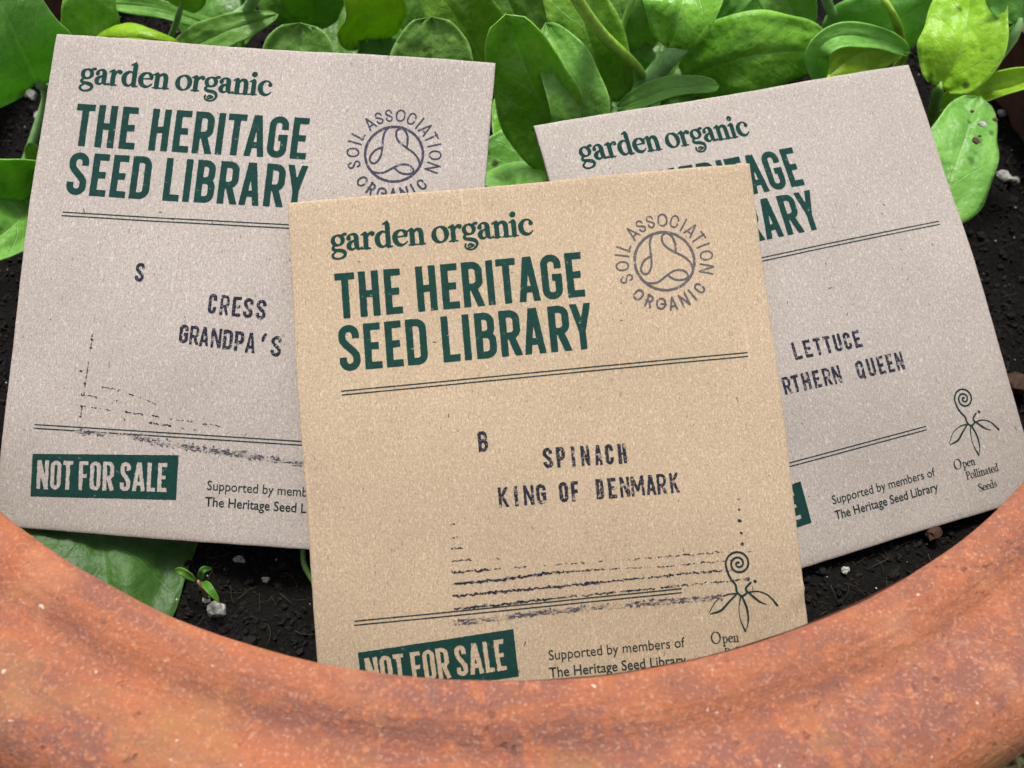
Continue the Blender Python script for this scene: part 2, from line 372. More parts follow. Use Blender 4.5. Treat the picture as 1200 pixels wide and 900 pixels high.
o = link('perlite_grit', lumps(sp, 'perlite_grit', PERL), PERL); tag(o, 'tiny white specks of perlite scattered through the black compost', 'perlite', kind='stuff')
def tube(path, rad, nseg=6, V=None, F=None, cap=True, flat=1.0, nrm=None):
    own = V is None
    if own: V, F = [], []
    path = np.array(path, float); n = len(path); rad = np.broadcast_to(rad, n)
    i0 = len(V)
    for i in range(n):
        t = path[min(i+1, n-1)]-path[max(i-1, 0)]; t = t/(np.linalg.norm(t)+1e-9)
        ref = np.array(nrm) if nrm is not None else (np.array([0, 0, 1.]) if abs(t[2]) < .9 else np.array([1., 0, 0]))
        a = np.cross(t, ref); a /= np.linalg.norm(a)+1e-9; b = np.cross(a, t)
        for k in range(nseg):
            ph = 2*math.pi*k/nseg; V.append(path[i]+rad[i]*(a*math.cos(ph)+b*math.sin(ph)*flat))
    for i in range(n-1):
        for k in range(nseg): F.append((i0+i*nseg+k, i0+i*nseg+(k+1) % nseg, i0+(i+1)*nseg+(k+1) % nseg, i0+(i+1)*nseg+k))
    if cap: F.append(tuple(i0+k for k in range(nseg))[::-1]); F.append(tuple(i0+(n-1)*nseg+k for k in range(nseg)))
    return V, F
V, F = [], []
for k in range(3800):
    x, y = rnd_in_pot(); a = random.uniform(0, 6.28); L = random.uniform(2, 7); cv = random.uniform(-1.2, 1.2); p = []
    for t in range(5):
        p.append((x, y, soil_z(x, y)+.9+random.uniform(-.3, .5))); x += math.cos(a)*L/5; y += math.sin(a)*L/5; a += cv/5+random.uniform(-.3, .3)
    tube(p, random.uniform(.03, .09), 3, V, F)
o = link('root_fibres', mesh('root_fibres', V, F), FIBRE); tag(o, 'fine brown root fibres tangled over the black compost', 'fibres', kind='stuff')

# ---- pieces of perlite and bark big enough to point at
def nugget(name, px, py, s, mat, label, cat, flat=.8, dz=0.0, grp=None, z=None):
    for _ in range(6):
        zz = (soil_z(*at(px, py, z if z is not None else -30)[:2]) if z is None else z); z = zz
    P = at(px, py, z)
    bm = bmesh.new(); bmesh.ops.create_icosphere(bm, subdivisions=2, radius=1)
    sd = random.uniform(0, 50)
    for v in bm.verts:
        c = v.co; k = 1+.5*mnoise.noise(c*1.3+Vector((sd, 0, 0)))+.25*mnoise.noise(c*3.5+Vector((sd, 9, 0)))
        v.co = Vector((c.x*k, c.y*k*.85, c.z*k*flat))*s*MM
    me = bpy.data.meshes.new(name); bm.to_mesh(me); bm.free(); me.materials.append(mat)
    o = link(name, me, None, None, Vector((P[0], P[1], P[2]+s*flat*.45+dz))*MM); o.rotation_euler.z = random.uniform(0, 6)
    return tag(o, label, cat, grp)
G = 'white perlite nuggets on the compost'
nugget('perlite_nugget', 254, 716, 2.0, PERL, 'largest grey white perlite nugget, just below the seedling', 'perlite', 1.0, 0, G)
nugget('perlite_nugget', 243, 703, 1.2, PERL, 'small grey perlite nugget touching the right side of the seedling stem', 'perlite', .8, 0, G)
nugget('perlite_nugget', 279, 658, 1.4, PERL, 'grey perlite nugget on compost beneath the bottom edge of the left packet', 'perlite', .6, 0, G)
nugget('perlite_nugget', 312, 680, .75, PERL, 'tiny bright perlite nugget midway between seedling and front packet', 'perlite', .8, 0, G)
nugget('perlite_nugget', 1176, 209, 2.1, PERL, 'white perlite nugget right of the speckled oval leaf, left one of a touching pair', 'perlite', .8, 0, G)
nugget('perlite_nugget', 1188, 214, 1.6, PERL, 'white perlite nugget right of the speckled oval leaf, right one of a touching pair', 'perlite', .8, 0, G)
nugget('perlite_nugget', 1173, 134, 1.3, PERL, 'white perlite nugget just under the folded lime leaf at the right edge', 'perlite', .8, 0, G)
nugget('perlite_nugget', 1151, 300, 1.1, PERL, 'buff perlite nugget beside the upper right edge of the right packet', 'perlite', .7, 0, G)
nugget('perlite_nugget', 36, 113, 2.2, PERL, 'pale perlite nugget beneath the big leaf at top left', 'perlite', .7, 0, G)
nugget('perlite_nugget', 46, 137, 1.8, PERL, 'pale perlite nugget against the upper left edge of the left packet', 'perlite', .6, 0, G)
nugget('perlite_nugget', 908, 680, .8, PERL, 'small perlite nugget in the gap right of the front packet', 'perlite', .8, 0, G) if False else None
nugget('perlite_nugget', 990, 669, .9, PERL, 'small bright perlite nugget in the compost gap between front packet and right packet', 'perlite', .8, 0, G)
nugget('bark_chip', 1187, 455, 3.2, BARK, 'brown bark chip at the right edge beside the spiral emblem of the right packet', 'bark chip', .6, 1.5, 'brown bark chips')
nugget('bark_chip', 1092, 628, 2.0, BARK, 'reddish bark chip under the bottom edge of the right packet by the rim', 'bark chip', .6, 1.0, 'brown bark chips')

# ------------------------------------------------------------------ distance field lettering
def arc(cx, cy, rx, ry, a0, a1, n=10):
    return [(cx+rx*math.cos(math.radians(a0+(a1-a0)*i/n)), cy+ry*math.sin(math.radians(a0+(a1-a0)*i/n))) for i in range(n+1)]
def caps(ch, W, w, rho=None):
    """upper case glyph in a box W wide, 1 high (y up); w = stroke width. list of (points, half width(s), flat ends)"""
    h = w/2; l, r, b, t, m = h, W-h, h, 1-h, .5
    R = min((W-w)/2, .30) if rho is None else min(rho, (W-w)/2, .5-h)
    S = lambda *p: (list(p), h, True)
    full = arc(l+R, t-R, R, R, 180, 90)+arc(r-R, t-R, R, R, 90, 0)+arc(r-R, b+R, R, R, 0, -90)+arc(l+R, b+R, R, R, -90, -180)
    if ch == 'I': return [S((W/2, 0), (W/2, 1))]
    if ch == 'T': return [S((0, t), (W, t)), S((W/2, 0), (W/2, 1))]
    if ch == 'H': return [S((l, 0), (l, 1)), S((r, 0), (r, 1)), S((l, m), (r, m))]
    if ch == 'E': return [S((l, 0), (l, 1)), S((0, t), (W*.98, t)), S((0, m), (W*.86, m)), S((0, b), (W, b))]
    if ch == 'F': return [S((l, 0), (l, 1)), S((0, t), (W, t)), S((0, .49), (W*.86, .49))]
    if ch == 'L': return [S((l, 0), (l, 1)), S((0, b), (W, b))]
    if ch == 'O': return [(full+[full[0]], h, False)]
    if ch == 'Q': return [(full+[full[0]], h, False), S((W*.55, .22), (W*1.0, -.04))]
    if ch == 'D': return [S((l, 0), (l, 1)), ([(0, t)]+arc(r-R, t-R, R, R, 90, 0)+arc(r-R, b+R, R, R, 0, -90)+[(0, b)], h, True)]
    if ch in 'PR':
        q = .44; R2 = min(R, (t-q)/2)
        g = [S((l, 0), (l, 1)), ([(0, t)]+arc(r-R2, t-R2, R2, R2, 90, 0)+arc(r-R2, q+R2, R2, R2, 0, -90)+[(0, q)], h, True)]
        if ch == 'R': g.append(S((W*.50, .46), (W-h*.75, -.02)))
        return g
    if ch == 'B':
        q = .52; R2 = min(R, (t-q)/2); R3 = min(R, (q-b)/2)
        return [S((l, 0), (l, 1)), ([(0, t)]+arc(r-R2-.02, t-R2, R2, R2, 90, 0)+arc(r-R2-.02, q+R2, R2, R2, 0, -90)+[(0, q)], h, True),
                ([(0, q)]+arc(r-R3, q-R3, R3, R3, 90, 0)+arc(r-R3, b+R3, R3, R3, 0, -90)+[(0, b)], h, True)]
    if ch == 'U': return [([(l, 1)]+arc(l+R, b+R, R, R, 180, 270)+arc(r-R, b+R, R, R, 270, 360)+[(r, 1)], h, True)]
    if ch == 'C': return [([(r, .67)]+arc(r-R, t-R, R, R, 0, 90)+arc(l+R, t-R, R, R, 90, 180)+arc(l+R, b+R, R, R, 180, 270)+arc(r-R, b+R, R, R, 270, 360)+[(r, .33)], h, True)]
    if ch == 'G': return [([(r, .68)]+arc(r-R, t-R, R, R, 0, 90)+arc(l+R, t-R, R, R, 90, 180)+arc(l+R, b+R, R, R, 180, 270)+arc(r-R, b+R, R, R, 270, 360)+[(r, .52)], h, True), S((W*.52, .48), (W, .48))]
    if ch == 'S':
        mid = [(l, .72), (l+.02*W, .66), (l+.16*(W), .575), (W/2, .5), (r-.16*W, .425), (r-.02*W, .34), (r, .28)]
        return [([(r, .70)]+arc(r-R, t-R, R, R, 0, 90)+arc(l+R, t-R, R, R, 90, 180)+mid+arc(r-R, b+R, R, R, 0, -90)+arc(l+R, b+R, R, R, -90, -180)+[(l, .30)], h, True)]
    if ch == 'A':
        tx = w*.22
        return [S((h*.85, -.1), (W/2-tx*.2-.0, 1.1)), S((W-h*.85, -.1), (W/2+tx*.2, 1.1)), S((W*.25, .27), (W*.75, .27))]
    if ch == 'Y': return [S((h*.8, 1.08), (W/2, .40)), S((W-h*.8, 1.08), (W/2, .40)), S((W/2, 0), (W/2, .45))]
    if ch == 'N': return [S((l, 0), (l, 1)), S((r, 0), (r, 1)), S((l, 1.05), (r, -.05))]
    if ch == 'M': return [S((l, 0), (l, 1)), S((r, 0), (r, 1)), S((l, 1.08), (W/2, .25)), S((r, 1.08), (W/2, .25))]
    if ch == 'K': return [S((l, 0), (l, 1)), S((r+.02, 1.06), (l, .36)), S((l+.22*W, .56), (r+.02, -.06))]
    if ch == "'": return [([(W*.2, .70), (W*.35, .88), (W*.75, 1.0)], h*.75, False)]
    raise KeyError(ch)
def serif(ch, k=1.0):
    """old style lower case, x-height 1, y up; returns (strokes, advance). k scales the weight"""
    G = lambda pts: ([(p[0], p[1]) for p in pts], [p[2]*k for p in pts], False)
    def ring(cx, cy, rx, ry, th, tn, tilt=12):
        P = []
        for i in range(37):
            a = math.radians(i*10); wgt = abs(math.cos(a-math.radians(tilt)))**1.6
            P.append((cx+rx*math.cos(a), cy+ry*math.sin(a), tn+(th-tn)*wgt))
        return G(P)
    st, tn, ft = .130, .042, .045
    foot = lambda x, s=.21: G([(x-s, .035, ft*.8), (x-s*.4, .045, ft*1.1), (x, .06, ft*1.5), (x+s*.4, .045, ft*1.1), (x+s, .035, ft*.8)])
    flag = lambda x, y: G([(x-.24, y-.14, ft*.8), (x-.08, y-.07, ft*1.5), (x, y-.03, ft*1.6)])
    stem = lambda x, y0, y1: G([(x, y0, st), (x, y1, st)])
    if ch == 'o': return [ring(.47, .5, .35, .46, .135, .045)], .98
    if ch == 'n': return [stem(.24, .1, .86), flag(.24, 1.0), foot(.24), G([(.32, .72, .04), (.45, .90, .07), (.58, .92, .095), (.70, .82, .13), (.735, .6, .13), (.735, .1, .13)]), foot(.735)], .99
    if ch == 'r': return [stem(.24, .1, .86), flag(.24, 1.0), foot(.24, .23), G([(.32, .66, .04), (.42, .86, .06), (.54, .93, .09), (.62, .88, .125)])], .75
    if ch == 'a': return [G([(.17, .72, .12), (.20, .86, .07), (.34, .955, .05), (.50, .92, .09), (.58, .76, .13), (.585, .5, .13), (.59, .25, .13), (.66, .08, .08), (.78, .06, .05), (.88, .12, .035)]),
                          G([(.56, .60, .04), (.40, .54, .06), (.24, .44, .10), (.16, .27, .13), (.22, .12, .10), (.36, .055, .06), (.50, .14, .04), (.58, .24, .04)])], .90
    if ch == 'e': return [G([(.10, .55, .035), (.40, .57, .04), (.72, .60, .045)]), G([(.76, .58, .06), (.74, .74, .11), (.64, .89, .085), (.47, .95, .05), (.28, .86, .09), (.155, .66, .13), (.15, .42, .14), (.25, .18, .12), (.45, .07, .085), (.64, .11, .05), (.80, .25, .035)])], .88
    if ch == 'c': return [G([(.70, .72, .12), (.68, .84, .07), (.60, .93, .05), (.45, .95, .05), (.28, .86, .09), (.155, .66, .13), (.15, .42, .14), (.25, .18, .12), (.45, .07, .085), (.64, .11, .05), (.78, .25, .035)])], .84
    if ch == 'd': return [stem(.74, .12, 1.36), flag(.74, 1.53), G([(.74, .07, .10), (.88, .04, ft), (.96, .05, ft*.8)]), G([(.66, .84, .05), (.54, .94, .05), (.38, .92, .08), (.20, .74, .12), (.15, .48, .14), (.21, .22, .12), (.36, .07, .08), (.52, .08, .05), (.66, .22, .045)])], 1.02
    if ch == 'i': return [stem(.24, .1, .86), flag(.24, 1.0), foot(.24), G([(.22, 1.33, .155), (.23, 1.34, .155)])], .50
    if ch in 'gq':
        g = [ring(.40, .66, .27, .29, .115, .05), G([(.60, .88, .05), (.70, .98, .07), (.82, .99, .085)]),
             G([(.24, .38, .05), (.13, .28, .07), (.12, .17, .085), (.24, .09, .09), (.48, .05, .10), (.68, -.02, .105), (.76, -.16, .09), (.68, -.33, .07), (.46, -.42, .05), (.22, -.40, .055), (.08, -.28, .07), (.10, -.14, .06), (.24, -.03, .045)])]
        if ch == 'q':    # the g of the second word ends in a curled seed
            g[2] = G([(.24, .38, .05), (.13, .28, .07), (.12, .17, .085), (.24, .09, .09), (.48, .05, .10), (.70, -.04, .10), (.78, -.20, .08), (.74, -.38, .06), (.60, -.52, .05), (.40, -.56, .045), (.22, -.50, .045), (.13, -.36, .05), (.16, -.22, .05)])
            g.append(G([(.26, -.34, .03), (.40, -.24, .06), (.54, -.30, .07), (.62, -.28, .03)])); g.append(G([(.30, -.44, .03), (.44, -.40, .04), (.60, -.36, .03)]))
        return g, .86
    if ch == 'p': return [stem(.24, -.40, .86), flag(.24, 1.0), G([(.05, -.46, ft), (.45, -.46, ft)]), G([(.32, .78, .05), (.48, .93, .06), (.66, .86, .10), (.78, .62, .13), (.77, .36, .13), (.66, .13, .09), (.48, .05, .05), (.30, .14, .04)])], .98
    if ch == 'l': return [stem(.24, .1, 1.38), flag(.24, 1.53), foot(.24)], .50
    if ch == 't': return [G([(.26, 1.22, .04), (.27, .9, .12), (.27, .3, .13), (.34, .09, .09), (.46, .07, .05), (.56, .14, .035)]), G([(.06, .93, ft), (.52, .93, ft)])], .60
    if ch == 's': return [G([(.60, .78, .06), (.52, .92, .05), (.36, .95, .06), (.18, .84, .10), (.20, .66, .12), (.40, .50, .13), (.58, .34, .12), (.58, .16, .09), (.40, .055, .055), (.22, .08, .05), (.12, .24, .06)])], .72
    if ch == 'O': return [ring(.66, .72, .54, .68, .14, .05)], 1.38
    if ch == 'P': return [G([(.26, .1, .14), (.26, 1.36, .14)]), foot(.26, .25), G([(.06, 1.40, ft), (.55, 1.41, ft), (.78, 1.30, .10), (.84, 1.06, .13), (.76, .80, .10), (.56, .68, .05), (.30, .68, .045)])], 1.0
    if ch == 'S': return [G([(.76, 1.10, .05), (.66, 1.34, .05), (.46, 1.41, .06), (.20, 1.28, .11), (.18, 1.02, .13), (.44, .76, .14), (.72, .52, .14), (.74, .24, .11), (.52, .06, .06), (.28, .06, .05), (.12, .34, .05)])], .94
    raise KeyError(ch)
def smooth(pts, rad, m=5):
    P = np.c_[np.array(pts, float), np.broadcast_to(rad, len(pts))]; out = []; n = len(P)
    if n < 3: return P
    for i in range(n-1):
        p0, p1, p2, p3 = P[max(i-1, 0)], P[i], P[i+1], P[min(i+2, n-1)]
        for k in range(m):
            t = k/m; out.append(.5*((2*p1)+(-p0+p2)*t+(2*p0-5*p1+4*p2-p3)*t*t+(-p0+3*p1-3*p2+p3)*t**3))
    out.append(P[-1]); return np.array(out)

class Field:
    """a patch of print: signed distance in millimetres on a grid over packet coordinates (u right, v down)"""
    def __init__(s, u0, u1, v0, v1, res=.11):
        s.res = res; s.u = np.arange(u0, u1+res, res); s.v = np.arange(v0, v1+res, res)
        s.U, s.Vv = np.meshgrid(s.u, s.v); s.D = np.full(s.U.shape, 9.0)
    def stroke(s, pts, rad, flat=False, clip=None, sl=None):
        """pts in packet mm; rad in mm; clip = (v_top, v_bottom) in packet coordinates of an upright glyph box"""
        P = np.array(pts, float); r = np.broadcast_to(np.array(rad, float), len(P)); m = r.max()+.5
        i0, i1 = np.searchsorted(s.u, [P[:, 0].min()-m, P[:, 0].max()+m]); j0, j1 = np.searchsorted(s.v, [P[:, 1].min()-m, P[:, 1].max()+m])
        if i1 <= i0 or j1 <= j0: return
        U, W_ = s.U[j0:j1, i0:i1], s.Vv[j0:j1, i0:i1]; D = np.full(U.shape, 9.0)
        for k in range(len(P)-1):
            a, b = P[k], P[k+1]; d = b-a; L2 = d@d
            if L2 < 1e-12: continue
            t = np.clip(((U-a[0])*d[0]+(W_-a[1])*d[1])/L2, 0, 1)
            D = np.minimum(D, np.hypot(U-a[0]-t*d[0], W_-a[1]-t*d[1])-(r[k]+t*(r[k+1]-r[k])))
        if flat:
            for e, n_ in ((P[0], P[0]-P[1]), (P[-1], P[-1]-P[-2])):
                n_ = n_/np.linalg.norm(n_); pl = (U-e[0])*n_[0]+(W_-e[1])*n_[1]
                near = np.hypot(U-e[0], W_-e[1]) < r.max()*1.6
                D = np.where(near, np.maximum(D, pl), D)
        if clip is not None: D = np.maximum(D, np.maximum(clip[0]-W_, W_-clip[1]))
        s.D[j0:j1, i0:i1] = np.minimum(s.D[j0:j1, i0:i1], D)
    def letter(s, ch, u0, u1, vb, H, w, rho=None, flat=True):
        for pts, h, fl in caps(ch, (u1-u0)/H, w/H, rho):
            s.stroke([(u0+x*H, vb-y*H) for x, y in pts], h*H, fl and flat, (vb-H, vb) if ch not in "'Q" else None)
    def box(s, corners):
        c = np.array(corners, float); D = np.full(s.U.shape, -9.0)
        for i in range(len(c)):
            a, b = c[i], c[(i+1) % len(c)]; n_ = np.array([b[1]-a[1], -(b[0]-a[0])]); n_ /= np.linalg.norm(n_)
            D = np.maximum(D, (s.U-a[0])*n_[0]+(s.Vv-a[1])*n_[1])
        s.D = np.minimum(s.D, D)
    def rough(s, amp, scale=.35, seed=0, holes=0.0):
        r = np.random.default_rng(seed)
        def ns(sc):
            gh, gw = int(len(s.v)*s.res/sc)+3, int(len(s.u)*s.res/sc)+3; g = r.standard_normal((gh, gw))
            y = (s.v-s.v[0])/sc; x = (s.u-s.u[0])/sc; yi, xi = y.astype(int), x.astype(int); fy, fx = (y-yi)[:, None], (x-xi)[None]
            fy, fx = fy*fy*(3-2*fy), fx*fx*(3-2*fx)
            A = g[yi][:, xi]; B = g[yi][:, xi+1]; C = g[yi+1][:, xi]; E = g[yi+1][:, xi+1]
            return (A*(1-fx)+B*fx)*(1-fy)+(C*(1-fx)+E*fx)*fy
        s.D = s.D+amp*(ns(scale)+.6*ns(scale*2.3))
        if holes:
            n = ns(.22)+.7*ns(.5); s.D = np.maximum(s.D, (n-holes)*.35)
    def polys(s):
        """marching squares; returns vertices (u,v) and faces"""
        D = s.D; D = np.where(np.abs(D) < 1e-6, 1e-6, D); nv, nu = D.shape; V = []; F = []; vid = {}; eid = {}
        ins = D < 0; cnt = ins[:-1, :-1].astype(int)+ins[1:, :-1]+ins[:-1, 1:]+ins[1:, 1:]
        def gv(j, i):
            k = j*nu+i
            if k not in vid: vid[k] = len(V); V.append((s.u[i], s.v[j]))
            return vid[k]
        def ge(j0, i0, j1, i1):
            k = (j0, i0, j1, i1) if (j0, i0) < (j1, i1) else (j1, i1, j0, i0)
            if k not in eid:
                a, b = D[k[0], k[1]], D[k[2], k[3]]; t = a/(a-b); eid[k] = len(V)
                V.append((s.u[k[1]]+t*(s.u[k[3]]-s.u[k[1]]), s.v[k[0]]+t*(s.v[k[2]]-s.v[k[0]])))
            return eid[k]
        for j in range(nv-1):
            row = cnt[j]; nz = np.nonzero(row)[0]; k = 0
            while k < len(nz):
                i = nz[k]
                if row[i] == 4:
                    n = 1
                    while k+n < len(nz) and nz[k+n] == i+n and row[i+n] == 4 and n < 8: n += 1
                    F.append((gv(j, i), gv(j, i+n), gv(j+1, i+n), gv(j+1, i))); k += n; continue
                c = [(j, i), (j, i+1), (j+1, i+1), (j+1, i)]; poly = []
                for q in range(4):
                    a, b = c[q], c[(q+1) % 4]
                    if ins[a]: poly.append(gv(*a))
                    if ins[a] != ins[b]: poly.append(ge(*a, *b))
                if len(poly) >= 3: F.append(tuple(poly))
                k += 1
        return np.array(V), F

# ------------------------------------------------------------------ seed packets
PW, PH = 95.0, 105.46
POSE = {
 'L': (np.array([[.99723, -.07336, .01229], [.07171, .99209, .10303], [-.01975, -.10186, .9946]]), np.array([-98.31, -75.62, 201.7])),
 'F': (np.array([[.99579, .09151, -.00614], [-.09026, .98964, .11168], [.01629, -.11066, .99373]]), np.array([-45.78, -36.98, 190.53])),
 'R': (np.array([[.94704, .24571, -.20676], [-.21863, .96493, .14531], [.23521, -.09241, .96754]]), np.array([4.85, -55.62, 200.74])),
}
PRINT_OFF = {'L': (-1.60, -.11, -.005), 'F': (0, 0, 0), 'R': (-.24, -1.13, .0079)}
PAPER = {'L': ((.380, .330, .292), 2.0, 3.0), 'F': ((.405, .308, .208), 3.2, 11.0), 'R': ((.380, .334, .296), 1.9, 23.0)}
GREEN, NAVY, GREY, BLACKG = (.007, .036, .029), (.016, .018, .030), (.060, .060, .090), (.012, .026, .024)

def bulge(k, u, v):
    a = .55*np.sin(np.pi*np.clip(u/PW, 0, 1))*np.sin(np.pi*np.clip(v/PH, 0, 1)*.9)
    a = a+2.1*(np.sin(np.pi*np.clip(v/PH, 0, 1))-.40)-.1
    a = a+.22*np.sin(u*.09+v*.05+ord(k))+.14*np.sin(v*.15-u*.07+2*ord(k))+.05*np.sin(u*.31+v*.22+ord(k))
    if k == 'F':     # the little crease in the lower right corner, and the foot of the packet bending towards the wall
        ax, ay, bx, by = 92.6, 89.2, 95.2, 86.0
        t = np.clip(((u-ax)*(bx-ax)+(v-ay)*(by-ay))/((bx-ax)**2+(by-ay)**2), 0, 1)
        d = np.hypot(u-ax-t*(bx-ax), v-ay-t*(by-ay)); a = a+.75*np.exp(-(d/.60)**2)
        side = ((u-ax)*(by-ay)-(v-ay)*(bx-ax))
        a = a-.35*np.exp(-(d/2.0)**2)*(side < 0)
    return a
def to_world(k, u, v, off):
    R_, T = POSE[k]; u = np.asarray(u, float); v = np.asarray(v, float)
    P = T+R_[:, 0]*u[..., None]+R_[:, 1]*v[..., None]-R_[:, 2]*(bulge(k, u, v)+off)[..., None]
    return cam2w(P)
def to_print(k, u, v):
    du, dv, a = PRINT_OFF[k]; return u-a*v+du, v+a*u+dv

def sheet_mesh(k):
    """a flat paper envelope, front and back with rolled edges, 1.1 mm thick"""
    nu, nv = 76, 84; e = .5; us = np.r_[0, .15, np.linspace(.6, PW-.6, nu), PW-.15, PW]; vs_ = np.r_[0, .15, np.linspace(.6, PH-.6, nv), PH-.15, PH]
    U, Vv = np.meshgrid(us, vs_); rs = np.random.default_rng(ord(k))
    # hand-cut edges are not perfectly straight
    j = lambda t, ph: .06*np.sin(t*.11+ph)+.020*np.sin(t*.73+ph*2)+.012*np.sin(t*2.1+ph*3)
    Ue = U+np.where(U < .2, j(Vv, 1), 0)+np.where(U > PW-.2, j(Vv, 2), 0); Ve = Vv+np.where(Vv < .2, j(U, 3), 0)+np.where(Vv > PH-.2, j(U, 4), 0)
    inset = np.minimum(np.minimum(U, PW-U), np.minimum(Vv, PH-Vv)); top = -.22*np.clip(1-inset/.5, 0, 1)**2
    A = to_world(k, Ue, Ve, top); B = to_world(k, Ue, Ve, -1.1-2.2*np.sin(np.pi*U/PW)*np.sin(np.pi*Vv/PH)-bulge(k, Ue, Ve)*.3)
    n, m = len(us), len(vs_); V = np.r_[A.reshape(-1, 3), B.reshape(-1, 3)]; N_ = n*m; F = []
    for q in range(m-1):
        for i in range(n-1):
            a = q*n+i; F.append((a, a+n, a+n+1, a+1)); F.append((N_+a, N_+a+1, N_+a+n+1, N_+a+n))
    per = [(0, i) for i in range(n)]+[(q, n-1) for q in range(1, m)]+[(m-1, i) for i in range(n-2, -1, -1)]+[(q, 0) for q in range(m-2, 0, -1)]
    ids = [q*n+i for q, i in per]
    for a, b in zip(ids, ids[1:]+ids[:1]): F.append((a, b, N_+b, N_+a))
    uv = np.c_[U.ravel(), -Vv.ravel()]/100; uv = np.r_[uv, uv]
    return mesh('packet_envelope', V, F, True, uv)

def print_obj(k, name, fld, mat, parent, off=.07):
    P, F = fld.polys()
    if len(P) == 0: return None
    V = to_world(k, P[:, 0], P[:, 1], np.full(len(P), off))
    F = [f[::-1] for f in F]
    return link(name, mesh(name, V, F, True, np.c_[P[:, 0], -P[:, 1]]/100), mat, parent)

TITLE = [('T', 8.6, 12.6, 25.1), ('H', 13.35, 17.35, 25.1), ('E', 18.45, 21.85, 25.1), ('H', 24.85, 28.85, 25.1), ('E', 29.9, 33.3, 25.1), ('R', 34.1, 38.2, 25.1), ('I', 39.0, 40.45, 25.1), ('T', 41.05, 45.0, 25.1), ('A', 45.2, 49.5, 25.1), ('G', 50.0, 54.1, 25.1), ('E', 55.0, 58.4, 25.1),
         ('S', 8.6, 12.7, 35.8), ('E', 13.6, 17.0, 35.8), ('E', 17.85, 21.2, 35.8), ('D', 22.0, 26.1, 35.8), ('L', 29.1, 32.5, 35.8), ('I', 33.3, 34.8, 35.8), ('B', 35.8, 39.9, 35.8), ('R', 40.7, 44.8, 35.8), ('A', 45.3, 49.6, 35.8), ('R', 50.5, 54.6, 35.8), ('Y', 54.9, 59.2, 35.8)]
STAMP = {
 'F': [('B', 34.52, 36.36, 54.1, 3.91), ('S', 46.9, 48.7, 58.44, 3.89), ('P', 49.49, 51.13, 58.52, 3.88), ('I', 52.3, 53.2, 58.59, 3.87), ('N', 54.29, 55.93, 58.67, 3.86), ('A', 56.97, 58.42, 58.75, 3.85), ('C', 59.09, 60.58, 58.81, 3.84), ('H', 61.58, 63.14, 58.89, 3.83),
       ('K', 37.54, 39.48, 65.17, 3.79), ('I', 40.51, 41.37, 65.19, 3.79), ('N', 42.44, 44.38, 65.22, 3.79), ('G', 44.91, 46.74, 65.24, 3.8), ('O', 49.38, 51.06, 65.28, 3.8), ('F', 51.74, 53.14, 65.3, 3.81), ('D', 56.57, 58.01, 65.35, 3.81), ('E', 58.93, 60.49, 65.37, 3.82), ('N', 61.29, 63.12, 65.39, 3.82), ('M', 63.46, 65.99, 65.42, 3.82), ('A', 66.41, 68.24, 65.44, 3.83), ('R', 68.57, 70.33, 65.46, 3.83), ('K', 71.13, 72.89, 65.48, 3.83)],
 'L': [('S', 24.16, 26.0, 53.19, 3.9), ('C', 40.19, 41.81, 58.84, 4.09), ('R', 42.66, 44.45, 58.96, 4.07), ('E', 45.2, 46.95, 59.07, 4.05), ('S', 47.5, 49.39, 59.18, 4.03), ('S', 50.14, 52.09, 59.3, 4.01),
       ('G', 34.84, 36.63, 65.34, 3.77), ('R', 37.05, 38.87, 65.5, 3.82), ('A', 39.13, 40.98, 65.65, 3.87), ('N', 41.53, 43.54, 65.83, 3.92), ('D', 43.97, 45.9, 66.01, 3.98), ('P', 46.36, 48.21, 66.17, 4.03), ('A', 48.66, 50.61, 66.34, 4.08), ("'", 51.94, 52.75, 66.54, 4.14), ('S', 53.92, 55.96, 66.73, 4.2)],
 'R': [('L', 43.13, 45.0, 62.3, 3.79), ('E', 45.84, 47.6, 62.41, 3.79), ('T', 48.39, 50.16, 62.5, 3.79), ('T', 50.84, 52.6, 62.59, 3.79), ('U', 53.33, 55.13, 62.68, 3.79), ('C', 55.82, 57.5, 62.77, 3.79), ('E', 58.32, 60.05, 62.86, 3.78),
       ('N', 33.3, 35.1, 68.83, 3.66), ('O', 36.0, 37.8, 68.9, 3.66), ('R', 38.67, 40.42, 69.01, 3.67), ('T', 40.8, 42.56, 69.09, 3.7), ('H', 43.33, 45.18, 69.17, 3.73), ('E', 46.05, 47.65, 69.26, 3.76), ('R', 48.51, 50.3, 69.35, 3.79), ('N', 50.89, 52.77, 69.43, 3.82), ('Q', 56.84, 58.7, 69.63, 3.89), ('U', 59.75, 61.6, 69.73, 3.93), ('E', 62.46, 64.12, 69.82, 3.96), ('E', 64.91, 66.49, 69.9, 3.99), ('N', 67.29, 69.15, 69.98, 4.02)],
}
LOGO_AT = {'F': (75.07, 19.21), 'L': (75.35, 22.1)}
RING_TOP = list(zip('SOILASSOCIATION', (-110.7, -92.2, -77.6, -65.0, -42.0, -26.9, -12.6, 4.0, 20.5, 33.4, 46.0, 60.3, 72.5, 87.0, 105.8)))
RING_BOT = list(zip('ORGANIC', (-137.3, -153.4, -168.6, 176.0, 160.4, 147.6, 134.4)))
LW = {'S': .62, 'O': .86, 'I': .2, 'L': .52, 'A': .76, 'C': .74, 'T': .66, 'N': .78, 'R': .62, 'G': .92}

